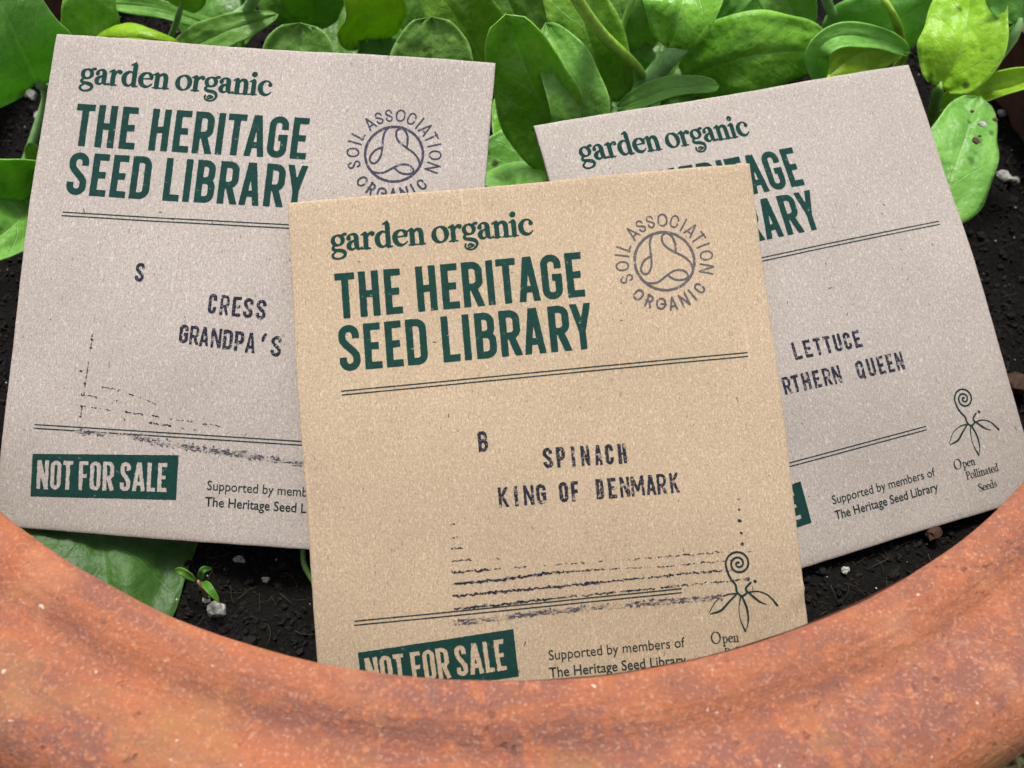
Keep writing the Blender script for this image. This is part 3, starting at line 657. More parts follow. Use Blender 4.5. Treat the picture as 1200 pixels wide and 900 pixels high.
def small_text(k, name, text, u0, u1, vb, size, mat, parent, bold=0.0):
    """printed line in the plain sans face; stretched to run from u0 to u1"""
    c = bpy.data.curves.new(name, 'FONT'); c.body = text; c.size = size; c.offset = bold; c.fill_mode = 'FRONT'; c.resolution_u = 3
    o = bpy.data.objects.new(name, c); COL.objects.link(o); bpy.context.view_layer.update()
    me = bpy.data.meshes.new_from_object(o.evaluated_get(bpy.context.evaluated_depsgraph_get()))
    bpy.data.objects.remove(o)
    co = np.empty(len(me.vertices)*3); me.vertices.foreach_get('co', co); co = co.reshape(-1, 3)
    x0, x1 = co[:, 0].min(), co[:, 0].max(); U = u0+(co[:, 0]-x0)*(u1-u0)/(x1-x0); Vv = vb-co[:, 1]
    U, Vv = to_print(k, U, Vv)
    W_ = to_world(k, U, Vv, np.full(len(U), .07))
    F = [tuple(p.vertices) for p in me.polygons]; bpy.data.meshes.remove(me)
    return link(name, mesh(name, W_, F, True, np.c_[U, -Vv]/100), mat, parent)

def make_packet(k, label):
    mid = to_world(k, np.array(PW/2), np.array(PH), np.array(0.))
    t = empty('seed_packet', mid); tag(t, label, 'seed packet', 'kraft paper seed packets in the flowerpot')
    pap = make_paper('kraft_paper', *PAPER[k])
    link('envelope', sheet_mesh(k), pap, t)
    green = make_ink('green_print', GREEN, PAPER[k], .66, .45, seed=1); navy = make_ink('navy_stamp_ink', NAVY, PAPER[k], .57, .75, seed=2)
    grey = make_ink('grey_stamp_ink', (.042, .044, .064) if k == 'L' else (.085, .078, .082), PAPER[k], .60, .7, seed=3); black = make_ink('dark_print', BLACKG, PAPER[k], .66, .5, seed=4)
    smear = make_ink('smeared_ink', (.055, .053, .064), PAPER[k], .50, .95, .35, 5)
    sd = ord(k)
    # two line title
    f = Field(7.0, 61.5, 13.5, 37.5, .12)
    for ch, a, b, vb in TITLE:
        cu, cv = to_print(k, (a+b)/2, vb); f.letter(ch, cu-(b-a)/2, cu+(b-a)/2, cv, 9.3, 1.42 if ch not in 'AY' else 1.34, .27)
    f.D -= .0; f.rough(.018, .3, sd, 2.9); print_obj(k, 'title_lettering', f, green, t)
    # serif line above it
    f = Field(6.0, 51.5, 4.0, 16.5, .10); x = 0.0; gl = []
    for ch in 'garden orqanic':
        if ch == ' ': x += .36; continue
        s_, adv = serif(ch); gl.append((s_, x)); x += adv*.955
    sx = (49.35-8.3)/x; sc = 3.55
    for s_, x0 in gl:
        for pts, rad, fl in s_:
            P = smooth(pts, rad); q = [to_print(k, 8.3+(x0+p[0])*sx, 11.25-p[1]*sc) for p in P]
            f.stroke(q, P[:, 2]*sc*1.10)
    f.rough(.015, .3, sd+1); print_obj(k, 'heading_lettering', f, green, t)
    # paired rules
    for (ua, va, ub, vb) in ((8.5, 39.7, 89.4, 39.3), (7.7, 84.3, 71.3, 84.0)):
        f = Field(5.0, 91, min(va, vb)-3, max(va, vb)+3.5, .09)
        for dv in (0, .76):
            a = to_print(k, ua, va+dv); b = to_print(k, ub, vb+dv); f.stroke([a, b], .115, True)
        f.rough(.012, .3, sd+2); print_obj(k, 'ruled_lines', f, black, t)
    # certification emblem
    if k in LOGO_AT:
        cx, cy = LOGO_AT[k]; f = Field(cx-12, cx+12, cy-12, cy+12, .085)
        f.stroke([(cx+6.05*math.cos(a), cy+6.05*math.sin(a)) for a in np.linspace(0, 2*math.pi, 73)], .27)
        for l in ([(-1.65, -5.9), (-2.35, -4.74), (-2.62, -3.4), (-2.58, -1.49), (-2.75, .68), (-3.6, 2.25), (-4.6, 2.24), (-4.95, 1.11), (-4.05, -.45), (-2.65, -1.25)],
                  [(2.3, -5.6), (1.4, -5.9), (.5, -5.6), (.02, -4.88), (.4, -3.27), (2.06, -1.86), (4.07, -.57), (5.2, .78), (5.6, 2.3)],
                  [(1.2, -5.8), (2.0, -5.12), (2.55, -3.71), (2.5, -1.75)],
                  [(-4.5, 4.0), (-3.6, 4.35), (-1.87, 4.28), (-.04, 3.13), (1.61, 2.19), (3.3, 2.18), (4.34, 3.06), (4.1, 3.9), (2.76, 4.2), (1.42, 3.89), (.33, 3.0)]):
            P = smooth(l, .21); f.stroke(P[:, :2]+np.array([cx, cy]), P[:, 2])
        for txt, up, w_, r0 in ((RING_TOP, 1, .34, 7.25), (RING_BOT, -1, .42, 10.15)):
            for ch, ang in txt:
                a = math.radians(ang); H = 2.75 if up == 1 else 2.5; Wd = LW[ch]
                rad = np.array([math.sin(a), -math.cos(a)]); tan = np.array([math.cos(a), math.sin(a)])
                ey = rad*up; ex = tan*up
                for pts, h, fl in caps(ch, Wd, w_/H, .45 if ch not in 'G' else .34):
                    q = [np.array([cx, cy])+rad*(r0 if up == 1 else 10.15)+ex*(x-Wd/2)*H*.86+ey*np.clip(y, 0, 1)*H for x, y in pts]
                    f.stroke(q, w_/2, False)
        f.rough(.02, .25, sd+3, 2.6); print_obj(k, 'round_emblem', f, grey, t)
    # stamped variety name
    f = Field(22, 75, 48.5, 72, .09)
    for ch, a, b, vb, H in STAMP[k]: f.letter(ch, a, b, vb, H, {'A': .47, 'N': .47, 'M': .46, 'K': .5, 'R': .5, "'": .7}.get(ch, .60), .5)
    f.rough(.030, .20, sd+4, 2.8); f.D -= .035; print_obj(k, 'stamped_lettering', f, navy, t)
    # notice: green block with the words left out in paper colour
    blk = [to_print(k, *p) for p in ((7.9, 90.3), (38.1, 88.55), (38.3, 97.6), (8.2, 98.95))]
    f = Field(4, 41, 86, 101, .11); f.box([blk[0], blk[1], blk[2], blk[3]]); letters = Field(4, 41, 86, 101, .11)
    e0 = np.array(blk[3]); ex = (np.array(blk[2])-e0)/np.linalg.norm(np.array(blk[2])-e0); ey = np.array([ex[1], -ex[0]])
    x = 1.15; KX = .895
    for ch, Wd in (('N', 2.75), ('O', 2.5), ('T', 2.3), (' ', .95), ('F', 2.15), ('O', 2.5), ('R', 2.6), (' ', .95), ('S', 2.4), ('A', 2.9), ('L', 1.95), ('E', 2.15)):
        if ch != ' ':
            H = 5.9; Wd *= KX
            for pts, h, fl in caps(ch, Wd/H, .84/H, .22):
                letters.stroke([e0+ex*(x+px*H)+ey*(1.55+np.clip(py, 0, 1)*H) for px, py in pts], h*H, fl)
            x += Wd+.40
        else: x += Wd*.9
    letters.rough(.03, .3, sd+5)
    f.D = np.maximum(f.D, -letters.D); f.rough(.02, .3, sd+6, 3.0)
    print_obj(k, 'notice_block', f, green, t)
    # small print
    small_text(k, 'small_print', 'Supported by members of', 44.4, 70.9, 95.15, 2.75, black, t, .006)
    small_text(k, 'small_print', 'The Heritage Seed Library', 44.2, 70.8, 98.45, 2.75, black, t, .03)
    # sprouting seed emblem
    f = Field(73, 93, 76, 102, .085); S_ = []
    th = np.linspace(0, 2*math.pi*2.35, 60); a0 = math.radians(150)
    for q in th: rr = .18+2.25*(q/th[-1])**1.15; S_.append((82.55+rr*math.cos(a0-0.0+q-th[-1]+math.radians(35)), 80.25+rr*math.sin(a0+q-th[-1]+math.radians(35))))
    S_ = S_[::-1]
    P = [(82.72+(.15+2.33*(q/th[-1])**1.1)*math.cos(math.pi+(q-th[-1])*1.0), 80.2+(.15+2.33*(q/th[-1])**1.1)*math.sin(math.pi+(q-th[-1]))) for q in th]
    # spiral turns clockwise outwards and leaves on its left side, running down to the node
    P = [(82.72+(p[0]-82.72), 80.2-(p[1]-80.2)) for p in P]
    def draw(l, r):
        q = smooth(l, r); f.stroke([to_print(k, a, b) for a, b in q[:, :2]], q[:, 2])
    tail = [(80.45, 81.6), (80.95, 83.0), (81.75, 84.25), (81.85, 85.5), (82.71, 86.45), (83.75, 85.9), (83.65, 85.0), (84.7, 84.05)]
    f.stroke([to_print(k, *p) for p in P], .20); draw([P[-1]]+tail, .20)
    draw([(85.55, 83.85), (85.6, 83.9)], .30)
    draw([(81.9, 85.9), (79.95, 85.94), (77.76, 86.9), (76.2, 88.95)], [.17, .13, .09, .10]); draw([(76.3, 89.31), (78.42, 88.84), (80.08, 87.4), (81.75, 86.0)], [.12, .22, .2, .17])
    draw([(82.47, 86.6), (81.94, 88.73), (82.02, 91.05), (82.75, 93.2)], [.16, .09, .10, .2]); draw([(82.75, 86.5), (83.46, 88.87), (83.5, 91.19), (83.0, 92.9)], [.18, .22, .16, .08])
    draw([(83.83, 85.9), (85.91, 85.85), (87.87, 86.82), (89.4, 88.85)], [.18, .13, .13, .22]); draw([(84.0, 85.8), (85.3, 87.16), (86.24, 87.97), (87.4, 88.5)], [.2, .22, .16, .06])
    # its three lines of serif words
    for word, u, vb, s_ in (('O', 75.9, 95.1, 1.62), ('pen', 78.1, 95.1, 1.28), ('Pollinated', 78.3, 97.85, 1.24), ('Seeds', 80.7, 101.2, 1.24)):
        x = 0
        for ch in word:
            g, adv = serif(ch, .74)
            for pts, rad, fl in g:
                q = smooth(pts, rad); f.stroke([to_print(k, u+(x+p[0])*s_*.95, vb-p[1]*s_) for p in q], np.maximum(q[:, 2]*s_, .055))
            x += adv*.93
    f.rough(.01, .3, sd+7); print_obj(k, 'sprout_emblem', f, black, t)
    # marks left by the edge of the rubber stamp
    r = np.random.default_rng(sd)
    def dashed(fd, pts, rad, dens, wob=.10):
        pts = np.array(pts, float); L = np.r_[0, np.cumsum(np.hypot(*np.diff(pts, axis=0).T))]; x = 0
        while x < L[-1]:
            ln = r.uniform(.25, 1.4) if dens < 1 else r.uniform(.6, 1.5)
            if r.random() < dens:
                q = [np.array([np.interp(z_, L, pts[:, 0]), np.interp(z_, L, pts[:, 1])+r.normal(0, wob)]) for z_ in (x, min(x+ln*.5, L[-1]), min(x+ln, L[-1]))]
                fd.stroke(q, rad*.86*r.uniform(.5, 1.3, 3))
            x += ln*r.uniform(.5, .95)
    if k == 'F':
        f = Field(25, 86, 66, 89, .09)
        dashed(f, [(27.3, 67.6), (28.6, 67.5)], .10, .8); dashed(f, [(27.49, 70.17), (28.9, 70.13)], .12, .9); dashed(f, [(27.31, 72.3), (29.8, 72.2)], .10, .8)
        dashed(f, [(27.28, 74.6), (31.1, 74.6)], .09, .7); dashed(f, [(27.26, 76.74), (34.7, 76.93)], .15, .95); dashed(f, [(34.7, 76.9), (48.9, 77.1), (63, 77.6)], .06, .4); dashed(f, [(63, 77.5), (80, 77.7)], .07, .6)
        dashed(f, [(27.1, 79.0), (38.7, 78.94), (47.9, 78.5)], .21, 1, .12); dashed(f, [(47.9, 78.6), (60, 79), (70.4, 79.5), (82.1, 79.3)], .08, .6)
        dashed(f, [(27.04, 81.29), (45.16, 81.34), (55.16, 81.28)], .19, 1, .12); dashed(f, [(55.1, 81.28), (75.2, 81.2), (82.9, 81.5)], .12, .8)
        dashed(f, [(27.17, 83.75), (34, 83.7), (44.9, 83.6)], .2, 1, .1); dashed(f, [(44.9, 83.5), (69.95, 83.4), (84, 83.3)], .12, .75)
        for p, s_ in (((84.1, 67.9), .12), ((83.95, 69.89), .2), ((83.85, 72.05), .3), ((83.91, 74.38), .22), ((83.83, 76.53), .28), ((84.19, 83.31), .35)): f.stroke([p, (p[0]+.12, p[1]+.02)], s_)
        f.rough(.05, .2, 3); print_obj(k, 'stamp_edge_marks', f, navy, t, .078)
        f = Field(25, 84, 84, 88, .09)
        for q in range(3): dashed(f, [(26.95, 86.2+q*.22), (44.7, 85.75+q*.22), (61.3, 85.8+q*.22), (78.8, 86.1+q*.2)], .22, 1, .16)
        f.rough(.10, .2, 5, 1.9); print_obj(k, 'ink_smear', f, smear, t, .074)
    if k == 'L':
        f = Field(13, 58, 62, 84, .09)
        dashed(f, [(16.6, 63.95), (16.47, 68.8)], .10, .6, .1); dashed(f, [(16.4, 69), (15.9, 82)], .10, .35, .1); dashed(f, [(16.5, 75.0), (24.8, 76.2), (32.2, 78.5)], .09, .35)
        dashed(f, [(15.5, 77.3), (23.3, 78.1)], .08, .5); dashed(f, [(15.8, 79.7), (28, 80.4), (41.4, 81.5), (45.8, 81.7)], .09, .5); dashed(f, [(25, 81.7), (41.4, 83)], .09, .5)
        for p in ((16.0, 75.0), (15.6, 77.4), (15.7, 79.7), (14.8, 72.5), (15.7, 81.9), (16.5, 66.0), (16.4, 67.6)): f.stroke([p, (p[0]+.3, p[1]+.05)], .15)
        f.rough(.05, .2, 3); print_obj(k, 'stamp_edge_marks', f, navy, t, .078)
        f = Field(14, 66, 82.5, 90, .09)
        dashed(f, [(15.5, 84.9), (21, 85.0)], .28, 1, .2); dashed(f, [(21, 85), (27.5, 84.9)], .10, .7, .2)
        for q in range(3): dashed(f, [(27.5, 84.9+q*.3), (40.1, 86.3+q*.26), (52.5, 87.1+q*.25), (62.3, 87.9+q*.25)], .20, .9, .2)
        f.rough(.12, .2, 5, 1.5); print_obj(k, 'ink_smear', f, smear, t, .074)
    # stray dark fibres pressed into the board
    f = Field(0, PW, 0, PH, .14)
    for _ in range(26):
        x, y, a = r.uniform(2, PW-2), r.uniform(2, PH-2), r.uniform(0, 6.28); ln = r.uniform(.05, .45); c_ = r.uniform(-.8, .8)
        f.stroke([(x, y), (x+ln*math.cos(a), y+ln*math.sin(a)), (x+ln*math.cos(a)+ln*math.cos(a+c_), y+ln*math.sin(a)+ln*math.sin(a+c_))], r.uniform(.05, .10))
    o = print_obj(k, 'board_flecks', f, FLECK, t, .064)
    if o: o['kind'] = 'stuff'
    return t
FLECK = simple('dark_fibre_fleck', (.10, .075, .055), .85, 400, .4, .1)
make_packet('L', 'greyish brown seed packet on the left stamped CRESS GRANDPA\'S, half under the front packet')
make_packet('F', 'golden kraft seed packet in front, stamped SPINACH KING OF DENMARK, foot behind the rim')
make_packet('R', 'greyish seed packet on the right stamped LETTUCE NORTHERN QUEEN, tilted, behind the front packet')

# ------------------------------------------------------------------ spinach
def leaf_mesh(mid, hw, twist=0.0, cup=.25, wave=.06, seed=0.0, tip=1.0, base=.35, n=30, m=9, face=None, fold=0.0, thick=.35):
    """blade along a midrib of 3-D points (mm); hw = greatest half width; twist (deg) turns the blade about its midrib"""
    P = smooth3(mid, n); V = []; UV = []; prev = None
    for i in range(n+1):
        t = i/n; p = P[i]; tg = P[min(i+1, n)]-P[max(i-1, 0)]; tg /= np.linalg.norm(tg)
        view = (face if face is not None else CP-p); view = view/np.linalg.norm(view)
        side = np.cross(tg, view); side /= np.linalg.norm(side); nr = np.cross(side, tg)
        a = math.radians(twist if np.isscalar(twist) else np.interp(t, np.linspace(0, 1, len(twist)), twist))
        side, nr = side*math.cos(a)+nr*math.sin(a), nr*math.cos(a)-side*math.sin(a)
        # oval outline: quick shoulder at the base, round end
        sh = (math.sin(math.pi*min(1, (t*.985+.015)**base_exp(base))))**tip_exp(tip, t)
        wd = hw*sh
        for j in range(-m, m+1):
            s = j/m; wv = wave*hw*math.sin(t*9+seed+(2 if j > 0 else 0))*abs(s)**2.5
            lift = cup*wd*(s*s)+wv+fold*wd*abs(s)+.10*hw*mnoise.noise(Vector((s*2.2+seed, t*4, seed)))+.04*hw*mnoise.noise(Vector((s*6+seed, t*11, seed)))
            jag = 1+.03*math.sin(t*17+seed*3+j)*(abs(s) > .9)
            V.append(p+side*wd*s*jag*math.cos(min(1.2, cup*abs(s)))+nr*lift-nr*.06*hw*math.exp(-(s*9)**2)); UV.append((s, t))
    w_ = 2*m+1; F = [(i*w_+j, (i+1)*w_+j, (i+1)*w_+j+1, i*w_+j+1) for i in range(n) for j in range(w_-1)]
    V = np.array(V); me = mesh('leaf_blade', V, F, True, UV)
    return me
def base_exp(b): return b*1.6+.18
def tip_exp(tp, t): return .36+.34*(1-t)**1.5 if tp >= 1 else .42+.25*(1-t)+(1-tp)*1.0*t
def smooth3(pts, n):
    P = np.array(pts, float); k = len(P); D = []
    if k == 2: return np.array([P[0]+(P[1]-P[0])*i/n for i in range(n+1)])
    for i in range(k-1):
        p0, p1, p2, p3 = P[max(i-1, 0)], P[i], P[i+1], P[min(i+2, k-1)]
        for q in range(24):
            t = q/24; D.append(.5*((2*p1)+(-p0+p2)*t+(2*p0-5*p1+4*p2-p3)*t*t+(-p0+3*p1-3*p2+p3)*t**3))
    D.append(P[-1]); D = np.array(D); L = np.r_[0, np.cumsum(np.linalg.norm(np.diff(D, axis=0), axis=1))]
    x = np.linspace(0, L[-1], n+1); return np.c_[[np.interp(x, L, D[:, c]) for c in range(3)]].T
STALK = {k: simple(f'{k}_stalk', c, .42, 500, .25, .25, .45) for k, c in {'mid': (.22, .42, .08), 'lime': (.32, .54, .06), 'blue': (.24, .44, .16), 'dark': (.10, .22, .04)}.items()}

class Plant:
    def __init__(s, root_px, label, crown=1.0):
        z = -25.0
        for _ in range(6): q = at(*root_px, z); z = soil_z(q[0], q[1])
        r = math.hypot(q[0]-POT_C[0], q[1]-POT_C[1])
        if r > 146: q[:2] = POT_C+(q[:2]-POT_C)*146/r; z = soil_z(q[0], q[1])
        s.root = np.array([q[0], q[1], z-1]); s.e = empty('spinach_plant', s.root); tag(s.e, label, 'spinach plant', 'spinach plants growing in the pot'); s.k = 0
        V, F = tube([s.root+[0, 0, -4], s.root+[0, 0, 2], s.root+[0, 0, 5]], np.array([3.2, 3.6, 2.2])*crown, 10); link('crown', mesh('crown', V, F), STALK['mid'], s.e)
    def leaf(s, mid, hwpx, kind='mid', stalk=None, skind=None, sw=None, twist=0, cup=.22, wave=.05, tip=1.0, base=.35, label=None, fold=0.0, nostalk=False):
        """mid: midrib points (px, py, z) from the base of the blade to its tip; hwpx: half width in photograph pixels"""
        s.k += 1; M = [at(*p) for p in mid]; c = np.mean(M, axis=0); depth = (c-CP)@_F; hw = hwpx*depth/FPX
        sd = (sum(mid[0])*.37) % 30
        o = link('leaf', leaf_mesh(M, hw, twist, cup, wave, sd, tip, base, fold=fold), LEAF[kind], s.e)
        md = o.modifiers.new('thickness', 'SOLIDIFY'); md.thickness = .00032; md.offset = 0
        if label: o['label'] = label
        if nostalk: return o
        # the stalk runs from a little way up the blade's underside down to the crown
        b = M[0]; into = M[0]+(M[1]-M[0])*.12
        pts = [at(*q) for q in stalk] if stalk else []
        out = b-(M[1]-M[0])*.25/max(.25, np.linalg.norm(M[1]-M[0])/40)*.5
        path = [into, b]+(pts if pts else [out*.5+(s.root+(b-s.root)*.6)*.5+[0, 0, 4]])+[s.root+[0, 0, 3]]
        wpx = (sw or 9)*depth/FPX/2; Q = smooth3(path, 22); rad = np.interp(np.linspace(0, 1, 23), [0, .08, .3, 1], [wpx*.35, wpx*.9, wpx, wpx*1.15])
        V, F = tube(Q, rad, 10, flat=.62)
        link('stalk', mesh('stalk', V, F), STALK[skind or {'deep': 'dark', 'spot': 'blue', 'limespot': 'lime'}.get(kind, kind)], o)
        return o

# far left
p = Plant((20, 235), 'spinach plant at the far left with one big pale leaf in the corner')
p.leaf([(46, 99, 2), (22, 50, 18), (-18, -40, 34)], 62, 'blue', stalk=[(53, 118, -8)], sw=16, twist=-12, cup=.10, base=.18, label='big pale leaf at the top left corner')
p.leaf([(40, 215, -18), (20, 215, -10), (-45, 200, 0)], 52, 'mid', twist=30, cup=.3, base=.2)
p.leaf([(44, 232, -20), (18, 262, -12), (-40, 300, -8)], 44, 'blue', twist=-15, cup=.2, base=.2)
p.leaf([(52, 205, -18), (42, 185, -12), (34, 168, -8)], 12, 'mid', sw=5)
# behind the left packet
p = Plant((150, 120), 'spinach plant behind the left packet with a dull round leaf and folded lime leaf')
p.leaf([(108, 62, -8), (110, 10, 4), (120, -40, 14)], 36, 'mid', twist=25, cup=.15, base=.25)
p.leaf([(112, 48, -2), (160, 44, 6), (216, 56, 2)], 23, 'lime', twist=8, cup=-.75, wave=.03, base=.3, sw=6)
p.leaf([(128, 4, -6), (185, 10, -4), (262, 34, -10)], 11, 'blue', twist=10, cup=.2, base=.3, sw=8)
p.leaf([(212, 8, 8), (224, -30, 26), (230, -70, 34)], 24, 'mid', stalk=[(196, 50, -12)], skind='blue', sw=10)
p = Plant((285, 105), 'spinach plant behind the left packet\'s middle with narrow pale leaf and domed leaf')
p.leaf([(205, 66, -6), (262, 38, 2), (326, 17, 4)], 21, 'blue', twist=18, cup=.12, base=.28, tip=.9, sw=8, label='narrow pale leaf with a rounded tip')
p.leaf([(306, -20, 16), (318, -50, 22), (330, -90, 30)], 34, 'mid', stalk=[(292, 8, 6), (268, 34, -4)], skind='blue', sw=22)
p.leaf([(352, 130, -12), (352, 75, 2), (352, 27, 10)], 54, 'blue', twist=6, cup=.22, base=.3, label='broad domed leaf behind the packet\'s top edge')
p.leaf([(372, -60, 16), (368, -10, 8), (362, 30, -4)], 37, 'dark', cup=.18, base=.35, nostalk=True)
p.leaf([(300, -40, 4), (330, -12, 0), (366, 30, -12)], 34, 'dark', cup=.18, base=.35)
p.leaf([(262, 60, -22), (250, 10, -14), (232, -40, -8)], 46, 'dark', twist=-12, cup=.2, base=.3)
p.leaf([(400, 95, -20), (395, 30, -14), (408, -40, -6)], 34, 'dark', twist=10, cup=.2, base=.3)
# centre
p = Plant((470, 120), 'spinach plant behind the left packet\'s right end with a speckled domed leaf')
p.leaf([(430, 52, -4), (432, 0, 12), (400, -60, 26)], 44, 'lime', twist=-28, cup=.16, base=.26, sw=9, label='lime yellow leaf')
p.leaf([(452, 120, -14), (450, 66, -6), (444, 22, 0)], 36, 'dark', twist=-10, cup=.2, base=.3)
p.leaf([(508, 140, -8), (507, 70, 6), (506, 20, 14)], 56, 'spot', twist=4, cup=.24, base=.3, label='speckled domed leaf')
p.leaf([(572, 80, -10), (535, 20, 6), (480, -55, 22)], 48, 'mid', twist=-22, cup=.2, base=.3, tip=.8)
p.leaf([(520, 60, -18), (505, 20, -8), (495, -30, 0)], 60, 'dark', twist=-10, cup=.2, base=.3)
p = Plant((660, 215), 'spinach plant between the left and right packets with two tall upright leaves')
p.leaf([(668, 205, -14), (622, 95, 8), (592, 17, 24)], 52, 'mid', twist=14, cup=.18, base=.38, wave=.05, label='tall glossy leaf leaning left', sw=10)
p.leaf([(690, 170, -4), (668, 90, 10), (640, 28, 16)], 36, 'blue', twist=-6, cup=.26, base=.35, wave=.12, tip=.85, label='tall narrower leaf with a wavy edge')
p.leaf([(588, 108, -12), (590, 150, -14), (592, 196, -18)], 14, 'mid', cup=.3, base=.4, tip=.7, sw=5)
p.leaf([(660, 212, -14), (610, 188, -12), (556, 206, -16)], 44, 'spot', twist=-30, cup=.25, base=.3, wave=.12)
p.leaf([(650, 110, -16), (612, 40, -2), (575, -50, 10)], 54, 'dark', twist=20, cup=.2, base=.3)
p.leaf([(715, 120, -10), (688, 40, 6), (655, -50, 18)], 46, 'mid', twist=18, cup=.2, base=.3)
p.leaf([(700, 150, -20), (720, 100, -14), (735, 40, -4)], 60, 'dark', twist=0, cup=.2, base=.3)
p.leaf([(745, -10, 10), (760, -40, 16), (775, -80, 20)], 26, 'mid', stalk=[(728, 35, 0), (712, 90, -12)], skind='mid', sw=13)
p.leaf([(560, -15, 8), (545, -50, 14), (530, -90, 18)], 26, 'mid', stalk=[(585, 30, -6), (610, 70, -14)], skind='blue', sw=11)
# centre right
p = Plant((745, 150), 'spinach plant behind the top left of the right packet with thick bare stalks')
p.leaf([(664, -20, 34), (640, -60, 42), (610, -110, 48)], 44, 'mid', stalk=[(700, 34, 18), (752, 92, -6)], skind='lime', sw=25)
p.leaf([(740, 70, -10), (730, 20, 2), (712, -50, 12)], 40, 'blue', twist=-10, cup=.2, base=.3)
p.leaf([(800, -55, 24), (800, 0, 26), (782, 55, 16)], 58, 'mid', twist=-8, cup=.14, base=.25, wave=.10, nostalk=True, label='drooping round leaf hanging towards the packet')
p.leaf([(836, -80, 20), (846, -100, 26), (860, -140, 30)], 40, 'mid', stalk=[(800, 40, 8), (770, 85, -2), (738, 135, -14)], skind='blue', sw=30)
p.leaf([(724, 128, -6), (785, 104, 2), (842, 101, 0)], 16, 'blue', twist=35, cup=.3, base=.35, sw=6)
p.leaf([(770, 130, -22), (790, 90, -14), (800, 40, -8)], 70, 'dark', twist=0, cup=.2, base=.3)
p = Plant((860, 135), 'spinach plant behind the top edge of the right packet with a large shiny puckered leaf')
p.leaf([(800, 92, -6), (880, 66, 4), (972, 58, 2)], 50, 'mid', twist=-10, cup=-.18, wave=.04, base=.3, label='large shiny puckered leaf lying sideways', sw=12)
p.leaf([(905, -50, 14), (918, -10, 8), (944, 42, -4)], 32, 'blue', twist=10, cup=.2, base=.35, nostalk=True)
p.leaf([(884, -50, 10), (862, -10, 6), (836, 28, -2)], 24, 'blue', twist=0, cup=.25, base=.35, tip=.75, nostalk=True)
p.leaf([(965, -50, 18), (960, -80, 24), (950, -120, 30)], 30, 'mid', stalk=[(969, 0, 4), (972, 45, -10)], skind='blue', sw=18)
p.leaf([(905, 60, -20), (890, 0, -10), (880, -60, 0)], 60, 'dark', twist=10, cup=.2, base=.3)
# right
p = Plant((1000, 120), 'spinach plant behind the right packet with a hooked light leaf and matt dirty leaf')
p.leaf([(962, 98, -4), (958, 62, 6), (984, 42, 10), (1030, 46, 8), (1066, 62, 2)], 15, 'blue', twist=[-25, 10, 20], cup=.35, base=.3, sw=8, label='light green leaf bent over in a hook')
p.leaf([(968, 92, -8), (1010, 62, -4), (1064, 56, -4)], 30, 'lime', twist=-20, cup=.3, base=.35, tip=.8)
p.leaf([(968, 62, -12), (1040, 30, 0), (1110, -10, 10)], 48, 'spot', twist=-22, cup=-.12, wave=.08, base=.28, label='matt puckered leaf with grains of dirt')
p.leaf([(1020, -22, 20), (1010, -60, 26), (1000, -90, 30)], 30, 'lime', stalk=[(1044, 12, 14), (1055, 45, -2), (1054, 75, -14)], skind='lime', sw=13)
p.leaf([(990, -30, 6), (1010, -10, 4), (1030, 10, -2)], 20, 'mid', twist=0, nostalk=True)
p = Plant((1086, 172), 'spinach plant beyond the right packet\'s top corner with speckled lime leaf and spotted oval leaf')
p.leaf([(1101, 102, 0), (1128, 50, 10), (1140, -45, 20)], 47, 'limespot', twist=6, cup=.16, wave=.04, base=.30, stalk=[(1096, 122, -8)], skind='mid', sw=15, label='bright lime leaf with brown specks')
p.leaf([(1196, 26, 16), (1200, -20, 24), (1206, -80, 34)], 40, 'blue', stalk=[(1180, 50, 10), (1140, 98, -8), (1112, 124, -14)], skind='blue', sw=25)
p.leaf([(1100, 130, -10), (1160, 108, -4), (1230, 88, 2)], 20, 'lime', twist=25, cup=.5, fold=.3, base=.3, label='folded lime leaf reaching out of the right edge', sw=7)
p.leaf([(1098, 262, -10), (1122, 190, -2), (1148, 113, 2)], 46, 'spot', twist=-14, cup=-.10, wave=.04, base=.30, stalk=[(1126, 240, -16)], skind='mid', sw=14, label='oval leaf spotted with dirt beside the packet\'s right edge')
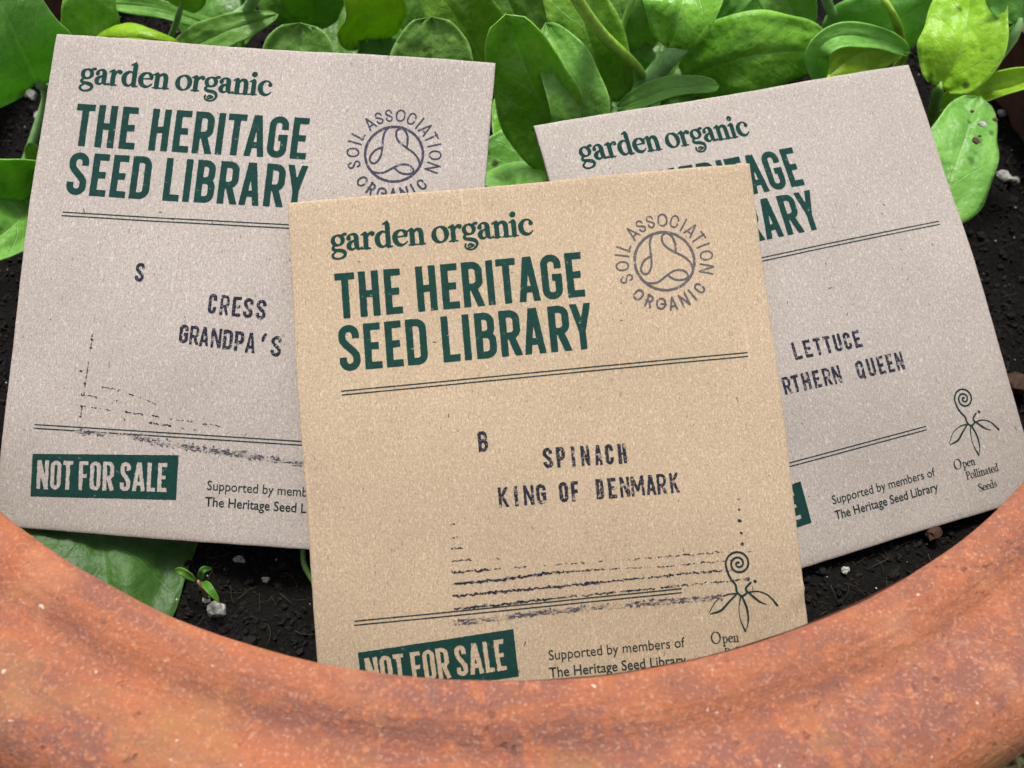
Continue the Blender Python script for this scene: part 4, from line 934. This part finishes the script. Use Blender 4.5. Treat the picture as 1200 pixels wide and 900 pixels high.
# under the left packet and behind the front one
p = Plant((60, 560), 'spinach plant under the left packet, one broad dark glossy leaf showing below it')
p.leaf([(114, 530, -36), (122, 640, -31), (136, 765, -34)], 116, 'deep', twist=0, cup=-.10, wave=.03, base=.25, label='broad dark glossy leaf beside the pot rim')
p = Plant((372, 690), 'young spinach shoot, its single green stalk showing left of the front packet', .3)
p.leaf([(356, 632, -33), (358, 612, -33), (362, 590, -33)], 7, 'mid', stalk=[(356, 660, -35)], sw=6)

# dirt stuck on the spotted oval leaf
nugget('perlite_nugget', 1151, 146, .95, PERL, 'white perlite nugget stuck on the upper right of the spotted oval leaf', 'perlite', .5, 0, G, z=3.2)
for (px, py, s_, lab) in ((1143, 166, 1.0, 'largest dark compost crumb on the middle of the spotted oval leaf'), (1166, 141, .8, 'dark compost crumb at the right margin of the spotted oval leaf'),
                          (1139, 131, .55, 'small dark compost crumb near the tip of the spotted oval leaf'), (1148, 160, .5, 'tiny dark compost crumb beside the largest crumb on the oval leaf')):
    nugget('compost_crumb', px, py, s_, simple('leaf_dirt', (.06, .035, .02), .9, 900), lab, 'compost crumb', .5, 0, 'dark compost crumbs on the spotted oval leaf', z=2.6)

# ---- seedling
def seedling():
    z = -30.0
    for _ in range(6): q = at(240, 699, z); z = soil_z(q[0], q[1])
    e = empty('seedling', (q[0], q[1], z)); tag(e, 'tiny seedling with three narrow leaves in the gap below the left packet', 'seedling')
    base = np.array([q[0], q[1], z-1]); top = at(233, 681, z+6)
    V, F = tube([base, (base+top)/2+[.3, 0, .5], top], [.55, .5, .45], 7); link('stem', mesh('stem', V, F), simple('pink_stem', (.28, .17, .13), .6, 300), e)
    for a, b, hw, kd in (((230, 681), (204, 669), 5.0, 'dark'), ((235, 680), (247, 667), 4.5, 'deep'), ((238, 683), (257, 706), 5.5, 'dark')):
        A = at(*a, z+6); B = at(*b, z+7); C = (A+B)/2+[0, 0, 2.2]
        d = (C-CP)@_F; me = leaf_mesh([A, C, B], hw*d/FPX, 10, .3, .03, a[0], .8, .45, n=14, m=4)
        o = link('leaf', me, LEAF[kd], e); md = o.modifiers.new('thickness', 'SOLIDIFY'); md.thickness = .00025
seedling()
